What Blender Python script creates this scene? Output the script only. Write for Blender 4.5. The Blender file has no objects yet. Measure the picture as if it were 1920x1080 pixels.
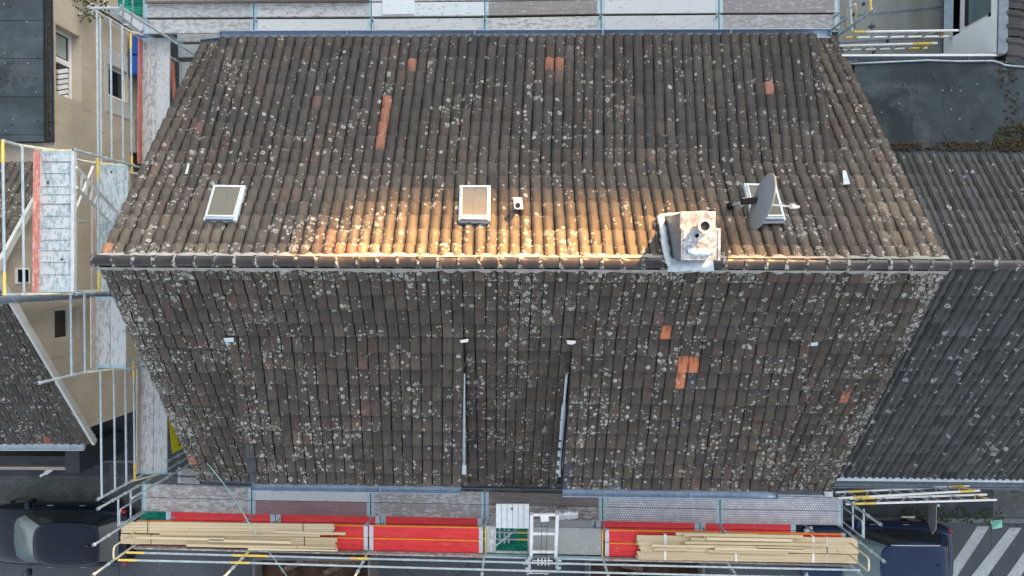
import bpy, bmesh, math, random
import numpy as np
from mathutils import Vector, Matrix, Euler
random.seed(7)
D2R = math.radians
S = bpy.context.scene
COL = S.collection

# ------------------------------------------------------------ camera, sky, sun, exposure
F, HC = 1370.0, 21.75
ROT = Euler((D2R(-1.4318), D2R(0.4914), D2R(0.2281)), 'XYZ')
RM = ROT.to_matrix()
cam = bpy.data.cameras.new('camera'); cam_o = bpy.data.objects.new('camera', cam); COL.objects.link(cam_o)
cam_o.location = (0, 0, HC); cam_o.rotation_euler = ROT
cam.sensor_width = 36; cam.lens = 36*F/1920; cam.clip_start = .1; cam.clip_end = 1500
S.camera = cam_o
SUN_EL, AZX, AZY = 20.0, .60, .80
w = bpy.data.worlds.new('World'); S.world = w; w.use_nodes = True
wn, wl = w.node_tree.nodes, w.node_tree.links
bg = wn['Background']
sky = wn.new('ShaderNodeTexSky'); sky.sky_type = 'NISHITA'; sky.sun_disc = False
sky.sun_elevation = D2R(SUN_EL); sky.sun_rotation = math.atan2(AZX, AZY)
sky.dust_density = 3.0; sky.ozone_density = 1.0; sky.air_density = 1.0
hs = wn.new('ShaderNodeHueSaturation'); hs.inputs['Saturation'].default_value = .38
wl.new(sky.outputs[0], hs.inputs['Color']); wl.new(hs.outputs[0], bg.inputs[0])
bg.inputs[1].default_value = .075
sl = bpy.data.lights.new('sun', 'SUN'); sl.energy = 4.2; sl.angle = D2R(1.7); sl.color = (1, .50, .15)
so = bpy.data.objects.new('sun', sl); COL.objects.link(so)
e = D2R(SUN_EL)
SDIR = Vector((AZX*math.cos(e), AZY*math.cos(e), math.sin(e))).normalized()
so.rotation_euler = SDIR.to_track_quat('Z', 'Y').to_euler(); so.location = (20, 30, 40)
vs = S.view_settings; vs.view_transform = 'Standard'; vs.look = 'None'; vs.gamma = 1; vs.exposure = 2.65

def P(px, py, z):
    d = RM @ Vector(((px-960)/F, -(py-540)/F, -1)); t = (z-HC)/d.z
    return Vector((d.x*t, d.y*t, z))

# ------------------------------------------------------------ node helper
class G:
    def __init__(s, name, rough=.7, metal=0.0, spec=.35):
        s.m = bpy.data.materials.new(name); s.m.use_nodes = True
        s.N, s.L = s.m.node_tree.nodes, s.m.node_tree.links
        s.b = s.N['Principled BSDF']
        s.b.inputs['Roughness'].default_value = rough; s.b.inputs['Metallic'].default_value = metal
        s.b.inputs['Specular IOR Level'].default_value = spec
    def put(s, sock, v):
        if isinstance(v, bpy.types.NodeSocket): s.L.new(v, sock)
        elif isinstance(v, (tuple, list)):
            v = tuple(v)
            if sock.type == 'RGBA' and len(v) == 3: v += (1,)
            sock.default_value = v
        else: sock.default_value = v
    def uv(s):
        n = s.N.new('ShaderNodeUVMap'); n.uv_map = 'UVMap'; return n.outputs[0]
    def obj(s): return s.N.new('ShaderNodeTexCoord').outputs['Object']
    def rnd(s): return s.N.new('ShaderNodeObjectInfo').outputs['Random']
    def attr(s, name, out='Color'):
        n = s.N.new('ShaderNodeAttribute'); n.attribute_name = name; return n.outputs[out]
    def sep(s, c):
        n = s.N.new('ShaderNodeSeparateColor'); s.put(n.inputs[0], c); return n.outputs
    def map(s, v, sc=(1, 1, 1), loc=(0, 0, 0)):
        n = s.N.new('ShaderNodeMapping'); s.put(n.inputs[0], v); n.inputs['Scale'].default_value = sc; s.put(n.inputs['Location'], loc); return n.outputs[0]
    def noise(s, v, scale, detail=4, rough=.55, dist=0, out=0):
        n = s.N.new('ShaderNodeTexNoise'); s.put(n.inputs['Vector'], v); n.inputs['Scale'].default_value = scale
        n.inputs['Detail'].default_value = detail; n.inputs['Roughness'].default_value = rough; n.inputs['Distortion'].default_value = dist
        return n.outputs[out]
    def voro(s, v, scale, feat='F1', dims='2D'):
        n = s.N.new('ShaderNodeTexVoronoi'); n.voronoi_dimensions = dims; n.feature = feat
        s.put(n.inputs['Vector'], v); n.inputs['Scale'].default_value = scale; return n.outputs
    def ramp(s, f, stops, interp='LINEAR'):
        n = s.N.new('ShaderNodeValToRGB'); s.put(n.inputs[0], f); cr = n.color_ramp; cr.interpolation = interp
        while len(cr.elements) < len(stops): cr.elements.new(.5)
        for el, (p, c) in zip(cr.elements, stops):
            el.position = p; el.color = (c, c, c, 1) if isinstance(c, (int, float)) else tuple(c)+(1,)
        return n.outputs[0]
    def mix(s, f, a, b, blend='MIX'):
        n = s.N.new('ShaderNodeMix'); n.data_type = 'RGBA'; n.blend_type = blend; n.clamp_result = False
        s.put(n.inputs[0], f); s.put(n.inputs[6], a); s.put(n.inputs[7], b); return n.outputs[2]
    def ma(s, op, a, b=0.0, c=None, clamp=False):
        n = s.N.new('ShaderNodeMath'); n.operation = op; n.use_clamp = clamp
        s.put(n.inputs[0], a); s.put(n.inputs[1], b)
        if c is not None: s.put(n.inputs[2], c)
        return n.outputs[0]
    def vadd(s, a, b):
        n = s.N.new('ShaderNodeVectorMath'); n.operation = 'ADD'; s.put(n.inputs[0], a); s.put(n.inputs[1], b); return n.outputs[0]
    def vscale(s, a, k):
        n = s.N.new('ShaderNodeVectorMath'); n.operation = 'SCALE'; s.put(n.inputs[0], a); n.inputs['Scale'].default_value = k; return n.outputs[0]
    def step(s, x, lo, hi):
        n = s.N.new('ShaderNodeMapRange'); n.interpolation_type = 'SMOOTHSTEP'; s.put(n.inputs[0], x)
        s.put(n.inputs[1], lo); s.put(n.inputs[2], hi); return n.outputs[0]
    def bump(s, h, strength=.3, dist=.01):
        n = s.N.new('ShaderNodeBump'); n.inputs['Strength'].default_value = strength; n.inputs['Distance'].default_value = dist
        s.put(n.inputs['Height'], h); s.L.new(n.outputs[0], s.b.inputs['Normal'])
    def col(s, c): s.put(s.b.inputs['Base Color'], c); return s
    def rough(s, r): s.put(s.b.inputs['Roughness'], r); return s

M = {}
def plain(name, c, rough=.6, metal=0.0, spec=.35, var=.25, scale=6.0):
    g = G(name, rough, metal, spec); o = g.obj()
    n = g.noise(o, scale, 6, .65)
    n2 = g.noise(o, scale*9, 3, .6)
    f = g.ma('ADD', g.ma('MULTIPLY', n, .7), g.ma('MULTIPLY', n2, .3))
    g.col(g.mix(g.step(f, .3, .7), tuple(x*(1-var) for x in c), tuple(min(1, x*(1+var)) for x in c)))
    g.rough(g.ma('ADD', rough-.08, g.ma('MULTIPLY', n2, .16)))
    M[name] = g.m; return g

# roof tile: clay tile with lichen rings
def tile_mat(name, ring_scale, lich_tint, bump=.5):
    g = G(name, .72, 0, .3); uv = g.uv(); base = g.attr('col'); aux = g.sep(g.attr('aux'))
    tv, dens, chip = aux[0], aux[1], aux[2]
    n1 = g.noise(uv, 1.7, 5, .6); st = g.noise(g.map(uv, (16, 2.0, 1)), 1.0, 4, .6); fine = g.noise(uv, 70, 3, .6)
    k = g.ma('ADD', g.ma('ADD', .42, g.ma('MULTIPLY', n1, .45)), g.ma('ADD', g.ma('MULTIPLY', st, .5), g.ma('MULTIPLY', fine, .2)))
    c = g.mix(1, base, g.ramp(k, [(.0, 0.0), (1, 1.0)]), 'MULTIPLY')
    # ochre film of dry algae in patches
    alg = g.step(g.noise(g.map(uv, (1, 1, 1), (3, 9, 0)), 2.6, 5, .65), .5, .72)
    c = g.mix(g.ma('MULTIPLY', alg, .28), c, (.13, .115, .085))
    dist = g.vscale(g.noise(uv, 28, 3, .6, out=1), .022)
    p = g.vadd(uv, dist)
    clus = g.step(g.ma('ADD', g.ma('MULTIPLY', g.noise(g.map(uv, (1, .8, 1), (11, 5, 0)), 1.15, 3, .6), .5), g.ma('MULTIPLY', g.noise(g.map(uv, (1, .55, 1), (1, 15, 0)), 4.5, 3, .6), .5)), .45, .585)
    dd = g.ma('MULTIPLY', dens, g.ma('ADD', .10, g.ma('MULTIPLY', clus, 2.1)))
    mask = None
    for i, (sc, r0, r1, off) in enumerate(((ring_scale, .16, .30, (0, 0, 0)), (ring_scale*1.75, .16, .34, (7.3, 2.1, 0)), (ring_scale*3.3, .15, .33, (1.3, 8.1, 0)))):
        v = g.voro(g.map(p, (1, 1, 1), off), sc); rc = g.sep(v['Color']); d = v['Distance']
        R = g.ma('ADD', r0, g.ma('MULTIPLY', rc[0], r1-r0))
        inside = g.step(d, R, g.ma('MULTIPLY', R, .82))
        hole = g.step(d, g.ma('MULTIPLY', R, .62), g.ma('MULTIPLY', R, .32))
        keep = g.ma('MULTIPLY', g.step(rc[2], .15, .5), .8)        # many have a darker middle
        disc = g.ma('MULTIPLY', inside, g.ma('SUBTRACT', 1.0, g.ma('MULTIPLY', hole, keep)))
        pres = g.ma('LESS_THAN', rc[1], g.ma('MULTIPLY', dd, (1.0, .75, .36)[i]))
        lay = g.ma('MULTIPLY', disc, pres)
        mask = lay if mask is None else g.ma('MAXIMUM', mask, lay)
    # pale crust collecting on the lower lip of tiles
    lip = g.ma('MULTIPLY', g.step(tv, .72, .98), g.step(g.noise(g.map(uv, (1, 1, 1), (2, 3, 0)), 16, 4, .65), .55, .62))
    lip = g.ma('MULTIPLY', lip, g.step(dd, .12, .34))
    mask = g.ma('MAXIMUM', mask, lip)
    crust = g.ma('MULTIPLY', g.step(g.noise(uv, 20, 5, .7), .56, .62), g.step(dens, .72, .95))
    mask = g.ma('MAXIMUM', mask, crust)
    big = g.ma('MULTIPLY', g.step(g.noise(g.map(uv, (1, .6, 1), (5, 1, 0)), 15, 6, .75), .555, .60), g.ma('MULTIPLY', g.step(g.noise(g.map(uv, (1, .8, 1), (11, 5, 0)), 1.15, 3, .6), .50, .60), g.step(dens, .16, .34)))
    mask = g.ma('MAXIMUM', mask, g.ma('MULTIPLY', big, .85))
    mask = g.ma('MULTIPLY', mask, g.ma('ADD', .55, g.ma('MULTIPLY', g.noise(uv, 45, 3, .6), .6)), clamp=True)
    tint = g.mix(g.step(g.noise(uv, 2.3, 3, .5), .52, .66), lich_tint[0], lich_tint[1])
    ch = g.ma('MULTIPLY', chip, g.step(g.noise(uv, 19, 3, .55), .62, .66))
    acr = g.attr('aux', 'Alpha')
    seam = g.ma('MULTIPLY', g.ma('ADD', g.step(acr, .80, .97), g.step(acr, .07, .0), clamp=True), g.step(g.noise(uv, 8, 4, .65), .35, .6))
    c = g.mix(g.ma('MULTIPLY', seam, .75), c, (.016, .018, .011))
    lap_shade_stain = g.ma('MULTIPLY', g.step(g.noise(g.map(uv, (13, 2.2, 1), (4, 4, 0)), 1, 4, .6), .42, .58), g.step(tv, .75, .10))  # dark stains at tile heads, also painted shade below each lap
    c = g.mix(g.ma('MULTIPLY', lap_shade_stain, .7), c, (.026, .024, .023))
    c = g.mix(ch, c, (.42, .15, .08))
    c = g.mix(mask, c, tint)
    g.col(c); g.rough(g.ma('ADD', .52, g.ma('ADD', g.ma('MULTIPLY', mask, .35), g.ma('MULTIPLY', n1, .2))))
    g.bump(g.ma('ADD', g.ma('MULTIPLY', fine, .35), g.ma('ADD', g.ma('MULTIPLY', st, .6), g.ma('MULTIPLY', mask, .5))), bump, .006)
    M[name] = g.m
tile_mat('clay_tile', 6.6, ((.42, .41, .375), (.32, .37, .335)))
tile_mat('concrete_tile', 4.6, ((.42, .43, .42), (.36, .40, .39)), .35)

def ridge_mat():
    g = G('ridge_glaze', .42, 0, .5); uv = g.uv(); n = g.noise(uv, 3, 4); 
    c = g.mix(g.step(n, .3, .7), (.020, .020, .023), (.045, .040, .037))
    aux = g.sep(g.attr('aux')); e = aux[0]
    l = g.noise(uv, 13, 5, .7); m = g.ma('MULTIPLY', g.step(l, .5, .57), g.step(g.ma('ADD', e, g.ma('MULTIPLY', g.noise(uv, 1.3, 2), .5)), .72, 1.05))
    red = g.ma('MULTIPLY', g.step(g.noise(uv, 6, 3), .62, .7), .5)
    c = g.mix(red, c, (.13, .07, .055)); c = g.mix(m, c, (.42, .42, .38)); g.col(c)
    g.rough(g.ma('ADD', .36, g.ma('MULTIPLY', m, .5))); g.bump(m, .4, .006); M['ridge_glaze'] = g.m
ridge_mat()

def board_mat(name, a, b, paint, pamt, dirt=.35):
    g = G(name, .75, 0, .25); uv = g.uv(); r = g.rnd()
    p = g.vadd(uv, g.vscale(g.mix(1, (1, 1, 1), r, 'MULTIPLY'), 37.0))
    grain = g.noise(g.map(p, (1.3, 34, 1)), 1, 5, .65); big = g.noise(p, 1.4, 4, .6)
    c = g.mix(g.step(grain, .3, .72), a, b)
    c = g.mix(g.ma('MULTIPLY', g.step(big, .35, .7), .55), c, tuple(x*.72 for x in b))
    wear = g.noise(g.map(p, (1, 2.3, 1)), 7, 7, .72)
    pm = g.step(g.ma('ADD', wear, g.ma('MULTIPLY', g.ma('SUBTRACT', r, .5), .16)), .62-pamt*.25, .68-pamt*.25)
    c = g.mix(g.ma('MULTIPLY', pm, .8), c, paint)
    sp = g.voro(g.map(p, (1, 1, 1)), 14); rc = g.sep(sp['Color'])
    spm = g.ma('MULTIPLY', g.step(sp['Distance'], .14, .09), g.ma('LESS_THAN', rc[0], .12))
    c = g.mix(spm, c, (.75, .76, .74))
    dk = g.step(g.noise(g.map(p, (1, 6, 1)), 11, 5, .7), .60, .70)
    c = g.mix(g.ma('MULTIPLY', dk, dirt), c, (.09, .08, .075))
    k = g.ma('ADD', .82, g.ma('MULTIPLY', r, .36))
    c = g.mix(1, c, g.ramp(g.ma('MULTIPLY', k, .8), [(0, 0.0), (1, 1.25)]), 'MULTIPLY')
    g.col(c); g.bump(grain, .25, .004); M[name] = g.m
board_mat('deck_wood', (.29, .27, .26), (.40, .38, .365), (.55, .57, .57), .5)
board_mat('deck_wood_pale', (.35, .34, .33), (.45, .445, .435), (.55, .585, .59), .75, .4)
board_mat('deck_wood_brown', (.20, .165, .15), (.30, .255, .24), (.48, .46, .45), .3)
board_mat('deck_wood_maroon', (.33, .20, .21), (.42, .29, .30), (.6, .55, .55), .1)
board_mat('deck_steel_worn', (.33, .44, .48), (.41, .52, .555), (.68, .72, .73), .85, .2)
board_mat('deck_ply', (.40, .42, .40), (.50, .52, .50), (.74, .76, .75), .3, .25)
board_mat('toe_wood', (.40, .33, .28), (.52, .45, .38), (.6, .58, .55), .15)
board_mat('toe_red', (.50, .16, .13), (.58, .22, .18), (.55, .40, .36), .25)
board_mat('brown_board', (.10, .06, .045), (.16, .10, .075), (.2, .15, .12), .1)

def red_mat():
    g = G('deck_red', .6, 0, .3); uv = g.uv(); r = g.rnd(); p = g.vadd(uv, g.vscale(g.mix(1, (1, 1, 1), r, 'MULTIPLY'), 21.0))
    gr = g.noise(g.map(p, (1.2, 26, 1)), 1, 5, .6); kn = g.voro(g.map(p, (1.2, 2, 1)), 3.2); rc = g.sep(kn['Color'])
    c = g.mix(g.step(gr, .3, .7), (.70, .035, .04), (.80, .06, .065))
    c = g.mix(g.ma('MULTIPLY', g.step(kn['Distance'], .09, .03), g.ma('LESS_THAN', rc[0], .35)), c, (.36, .015, .02))
    c = g.mix(g.ma('MULTIPLY', g.step(g.noise(g.map(p, (1, 2.5, 1)), 6, 8, .75), .57, .66), .5), c, (.72, .28, .26)); c = g.mix(g.ma('MULTIPLY', g.step(g.noise(g.map(p, (1, 1.4, 1), (3, 3, 0)), 3.1, 7, .72), .56, .70), .5), c, (.34, .05, .045))
    g.col(c); g.bump(gr, .2, .003); M['deck_red'] = g.m
red_mat()

def perf_mat():
    g = G('deck_perforated', .45, .35, .5); uv = g.uv(); r = g.rnd()
    b = g.N.new('ShaderNodeTexBrick'); g.put(b.inputs['Vector'], g.map(uv, (1, 1, 1)))
    b.inputs['Scale'].default_value = 1; b.inputs['Brick Width'].default_value = .055; b.inputs['Row Height'].default_value = .05
    b.inputs['Mortar Size'].default_value = .009; b.inputs['Mortar Smooth'].default_value = .3
    n = g.noise(uv, 5, 6, .7); hole = g.ma('SUBTRACT', 1.0, b.outputs['Fac'])
    sx = g.N.new('ShaderNodeSeparateXYZ'); g.put(sx.inputs[0], uv)
    c = g.mix(g.step(n, .42, .62), (.56, .58, .62), (.72, .74, .77))
    c = g.mix(g.ma('MULTIPLY', b.outputs['Fac'], .75), c, (.22, .20, .24))
    c = g.mix(g.step(g.noise(uv, 9, 6, .75), .60, .66), c, (.82, .84, .85)); g.col(c); M['deck_perforated'] = g.m
perf_mat()

def timber_mat():
    g = G('timber', .7, 0, .25); uv = g.uv(); r = g.attr('col', 'Fac'); p = uv
    gr = g.noise(g.map(p, (1.0, 60, 1)), 1, 4, .6); kn = g.voro(g.map(p, (1, 2, 1)), 2.2); rc = g.sep(kn['Color'])
    c = g.mix(g.step(gr, .3, .75), (.50, .38, .22), (.66, .54, .36)); c = g.mix(g.ma('MULTIPLY', r, .8), c, (.76, .65, .44), 'MIX')
    c = g.mix(g.ma('MULTIPLY', g.step(kn['Distance'], .07, .02), g.ma('LESS_THAN', rc[0], .4)), c, (.30, .17, .08))
    g.col(c); g.bump(gr, .15, .002); M['timber'] = g.m
timber_mat()

def tube_mat(name, a, b, metal, rough):
    g = G(name, rough, metal, .5); o = g.obj(); n = g.noise(o, 9, 6, .7)
    c = g.mix(g.step(n, .35, .65), a, b); c = g.mix(g.ma('MULTIPLY', g.step(g.noise(o, 25, 4, .7), .62, .7), .6), c, (.75, .76, .75)); g.col(c); M[name] = g.m
tube_mat('galvanised', (.33, .41, .44), (.48, .56, .59), .25, .5)
tube_mat('steel_plate', (.36, .50, .55), (.48, .60, .64), .2, .5)
tube_mat('zinc', (.26, .34, .44), (.36, .44, .54), .45, .42)
tube_mat('zinc_dark', (.14, .17, .21), (.20, .23, .27), .4, .45)
tube_mat('lead', (.46, .55, .60), (.62, .70, .74), .1, .55)
tube_mat('aluminium', (.62, .65, .66), (.76, .78, .79), .35, .38)
def chim_mat():
    g = G('chimney_metal', .35, .55, .5); o = g.obj(); n = g.noise(o, 7, 6, .7, .6); n2 = g.noise(g.map(o, (1, 1, .2)), 14, 5, .7)
    c = g.mix(g.step(n, .38, .6), (.26, .28, .31), (.58, .59, .60)); c = g.mix(g.step(g.noise(o, 4.5, 7, .75, 1.0), .54, .60), c, (.82, .83, .82))
    c = g.mix(g.ma('MULTIPLY', g.step(n2, .60, .70), .6), c, (.20, .16, .125)); g.col(c); g.rough(g.ma('ADD', .15, g.ma('MULTIPLY', n, .5))); g.bump(n, .25, .01); M['chimney_metal'] = g.m
chim_mat()
plain('yellow_paint', (.72, .52, .12), .5); plain('pale_yellow', (.66, .60, .40), .5); plain('white_paint', (.78, .78, .76), .45, var=.08)
plain('orange_paint', (.80, .28, .03), .5, var=.1); plain('black_rubber', (.015, .016, .018), .6); plain('black_plastic', (.02, .021, .024), .5)
plain('dark_metal', (.045, .05, .055), .5, .3)
plain('white_frame', (.78, .79, .79), .4, var=.05); plain('blue_plastic', (.02, .10, .42), .42, var=.12)
plain('green_fabric', (.01, .22, .14), .8, var=.3, scale=12); plain('rope_mint', (.35, .62, .55), .8); plain('yellow_banner', (.70, .62, .02), .6, var=.1)
plain('foil', (.88, .89, .90), .35, 0, .5, .06, 30); plain('dish_grey', (.20, .235, .27), .5, .0, .4, .08)
plain('white_sheet', (.76, .80, .81), .5, 0, .4, .08, 9); plain('white_wall', (.84, .90, .915), .75, 0, .2, .05, 1.2)
plain('kerb_stone', (.17, .19, .20), .85, 0, .2, .35, 8); plain('soil', (.08, .05, .035), .95, 0, .1, .5, 3); plain('moss', (.07, .065, .035), .95, 0, .1, .6, 20)
plain('dry_debris', (.09, .065, .045), .95, 0, .1, .6, 25); plain('leaf_green', (.07, .10, .035), .7, 0, .2, .4, 8); plain('petal_white', (.6, .6, .6), .7)
plain('rust_steel', (.16, .15, .15), .7, .2, .3, .3, 4)
def worn_paint():
    g = G('road_paint', .8, 0, .2); o = g.obj(); n = g.noise(o, 11, 8, .75); n2 = g.noise(o, 2, 5, .6)
    c = g.mix(g.step(n2, .3, .7), (.38, .41, .42), (.50, .53, .53)); c = g.mix(g.ma('MULTIPLY', g.step(g.ma('ADD', n, g.ma('MULTIPLY', n2, .3)), .70, .82), .85), c, (.10, .11, .12)); g.col(c); M['road_paint'] = g.m
worn_paint()
plain('litter_green', (.25, .62, .48), .5); plain('felt_black', (.02, .022, .024), .85)
plain('tail_red', (.55, .01, .03), .25); plain('lamp_clear', (.5, .55, .6), .15); plain('tyre', (.02, .02, .02), .8); plain('rim_grey', (.25, .26, .27), .4, .6)
plain('mortar', (.35, .34, .32), .95)

def glass(name, c, rough=.08):
    g = G(name, rough, 0, .7); o = g.obj(); g.col(g.mix(g.noise(o, 2.5, 4), tuple(x*.7 for x in c), tuple(x*1.4 for x in c))); M[name] = g.m
glass('glass_dark', (.012, .016, .018)); glass('glass_olive', (.125, .12, .095), .25); glass('glass_car', (.02, .028, .032), .05); glass('glass_screen', (.10, .15, .16), .1)
glass('glass_blind', (.34, .38, .37), .35)
def paint(name, c):
    g = G(name, .3, .0, .2); g.b.inputs['Coat Weight'].default_value = .25; g.b.inputs['Coat Roughness'].default_value = .03
    o = g.obj(); g.col(g.mix(g.step(g.noise(o, 3, 6, .7), .45, .75), c, tuple(x*1.25+.004 for x in c))); M[name] = g.m
paint('car_midnight', (.004, .009, .020)); paint('car_navy', (.016, .033, .082))

def stucco(name, c, c2):
    g = G(name, .9, 0, .15); o = g.obj(); n = g.noise(o, 1.1, 6, .6); s2 = g.noise(g.map(o, (3, 3, .5)), 1.5, 5, .65); f = g.noise(o, 90, 3, .7)
    k = g.mix(g.step(n, .35, .7), c, c2); k = g.mix(g.ma('MULTIPLY', g.step(s2, .55, .72), .45), k, tuple(x*.62 for x in c)); g.col(k); g.bump(f, .5, .006); M[name] = g.m
stucco('stucco_beige', (.46, .405, .325), (.53, .475, .39)); stucco('stucco_pale', (.46, .47, .45), (.52, .53, .51)); stucco('house_render', (.36, .33, .28), (.42, .39, .33))

def bitumen(name, c):
    g = G(name, .85, 0, .25); o = g.obj(); n = g.noise(o, .9, 6, .62); f = g.noise(o, 60, 3, .7); st = g.noise(g.map(o, (.7, 4, 1)), 1, 5, .6)
    k = g.mix(g.step(n, .33, .68), tuple(x*.8 for x in c), tuple(x*1.55 for x in c)); k = g.mix(g.ma('MULTIPLY', g.step(st, .52, .7), .45), k, tuple(x*2.1 for x in c)); pd = g.noise(g.map(o, (1, 1, 1), (7, 2, 0)), .55, 7, .68); rim = g.ma('MULTIPLY', g.step(pd, .50, .53), g.step(pd, .57, .54)); k = g.mix(g.ma('MULTIPLY', rim, .25), k, (.14, .15, .145)); k = g.mix(g.ma('MULTIPLY', g.step(pd, .56, .62), .5), k, tuple(x*.55 for x in c)); k = g.mix(g.ma('MULTIPLY', g.step(f, .62, .72), .3), k, (.15, .16, .16))
    v = g.voro(o, 3.4); rc = g.sep(v['Color'])
    k = g.mix(g.ma('MULTIPLY', g.step(v['Distance'], .09, .05), g.ma('LESS_THAN', rc[0], .16)), k, (.012, .013, .014))
    v2 = g.voro(g.map(o, (1, 1, 1), (5, 5, 0)), 5.5); r2 = g.sep(v2['Color'])
    k = g.mix(g.ma('MULTIPLY', g.step(v2['Distance'], .11, .07), g.ma('LESS_THAN', r2[0], .08)), k, (.25, .28, .28))
    g.col(k); g.bump(g.ma('ADD', f, g.ma('MULTIPLY', st, 2.0)), .3, .008); M[name] = g.m
bitumen('bitumen', (.040, .054, .060)); bitumen('bitumen_sheet', (.046, .062, .070))

def asphalt():
    g = G('asphalt', .85, 0, .25); o = g.obj(); n = g.noise(o, .5, 6, .6); f = g.noise(o, 70, 3, .8)
    k = g.mix(g.step(n, .3, .7), (.072, .082, .092), (.098, .110, .120)); k = g.mix(g.ma('MULTIPLY', g.step(f, .55, .75), .35), k, (.14, .15, .155))
    v = g.voro(o, 2.3); rc = g.sep(v['Color']); k = g.mix(g.ma('MULTIPLY', g.step(v['Distance'], .05, .02), g.ma('LESS_THAN', rc[0], .25)), k, (.3, .31, .3))
    cr = g.voro(g.map(g.vadd(o, g.vscale(g.noise(o, 2, 4, out=1), .5)), (1, 1, 1)), .35, 'DISTANCE_TO_EDGE'); k = g.mix(g.ma('MULTIPLY', g.step(cr[0], .012, .004), .5), k, (.02, .02, .022))
    g.col(k); g.bump(f, .4, .006); M['asphalt'] = g.m
asphalt()
def pavers(name, bw, bh, a, b, mortar):
    g = G(name, .85, 0, .2); o = g.obj(); t = g.N.new('ShaderNodeTexBrick'); g.put(t.inputs['Vector'], o); t.inputs['Scale'].default_value = 1
    t.inputs['Brick Width'].default_value = bw; t.inputs['Row Height'].default_value = bh; t.inputs['Mortar Size'].default_value = .008
    t.inputs['Color1'].default_value = a+(1,); t.inputs['Color2'].default_value = b+(1,); t.inputs['Mortar'].default_value = mortar+(1,)
    n = g.noise(o, 3, 6, .7); k = g.mix(1, t.outputs[0], g.ramp(n, [(.2, .55), (.8, 1.4)]), 'MULTIPLY')
    k = g.mix(g.ma('MULTIPLY', g.step(g.noise(o, 40, 4, .7), .58, .7), .4), k, (.16, .17, .16)); g.col(k); g.bump(t.outputs['Fac'], -.4, .006); M[name] = g.m
pavers('slab_paving', .38, .38, (.055, .066, .075), (.068, .080, .090), (.042, .05, .056)); pavers('block_paving', .21, .105, (.10, .11, .11), (.125, .135, .135), (.075, .08, .08))
pavers('yard_paving', .5, .5, (.028, .032, .034), (.045, .05, .05), (.02, .022, .022))
def terrace():
    g = G('terrace_concrete', .35, 0, .5); o = g.obj(); n = g.noise(g.map(o, (1, .35, 1)), .9, 6, .6)
    k = g.mix(g.step(n, .35, .7), (.19, .205, .17), (.28, .32, .31)); k = g.mix(g.ma('MULTIPLY', g.step(g.noise(o, 5, 6, .7), .55, .7), .3), k, (.09, .10, .085))
    g.col(k); g.rough(g.ma('ADD', .25, g.ma('MULTIPLY', n, .4))); M['terrace_concrete'] = g.m
terrace()
def net():
    g = G('green_net', .8, 0, .2); o = g.obj(); wv = g.noise(g.map(o, (2, 14, 2)), 2, 5, .6)
    g.col(g.mix(g.step(wv, .35, .65), (.006, .10, .07), (.012, .26, .17))); g.bump(wv, .8, .03); M['green_net'] = g.m
net()

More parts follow.
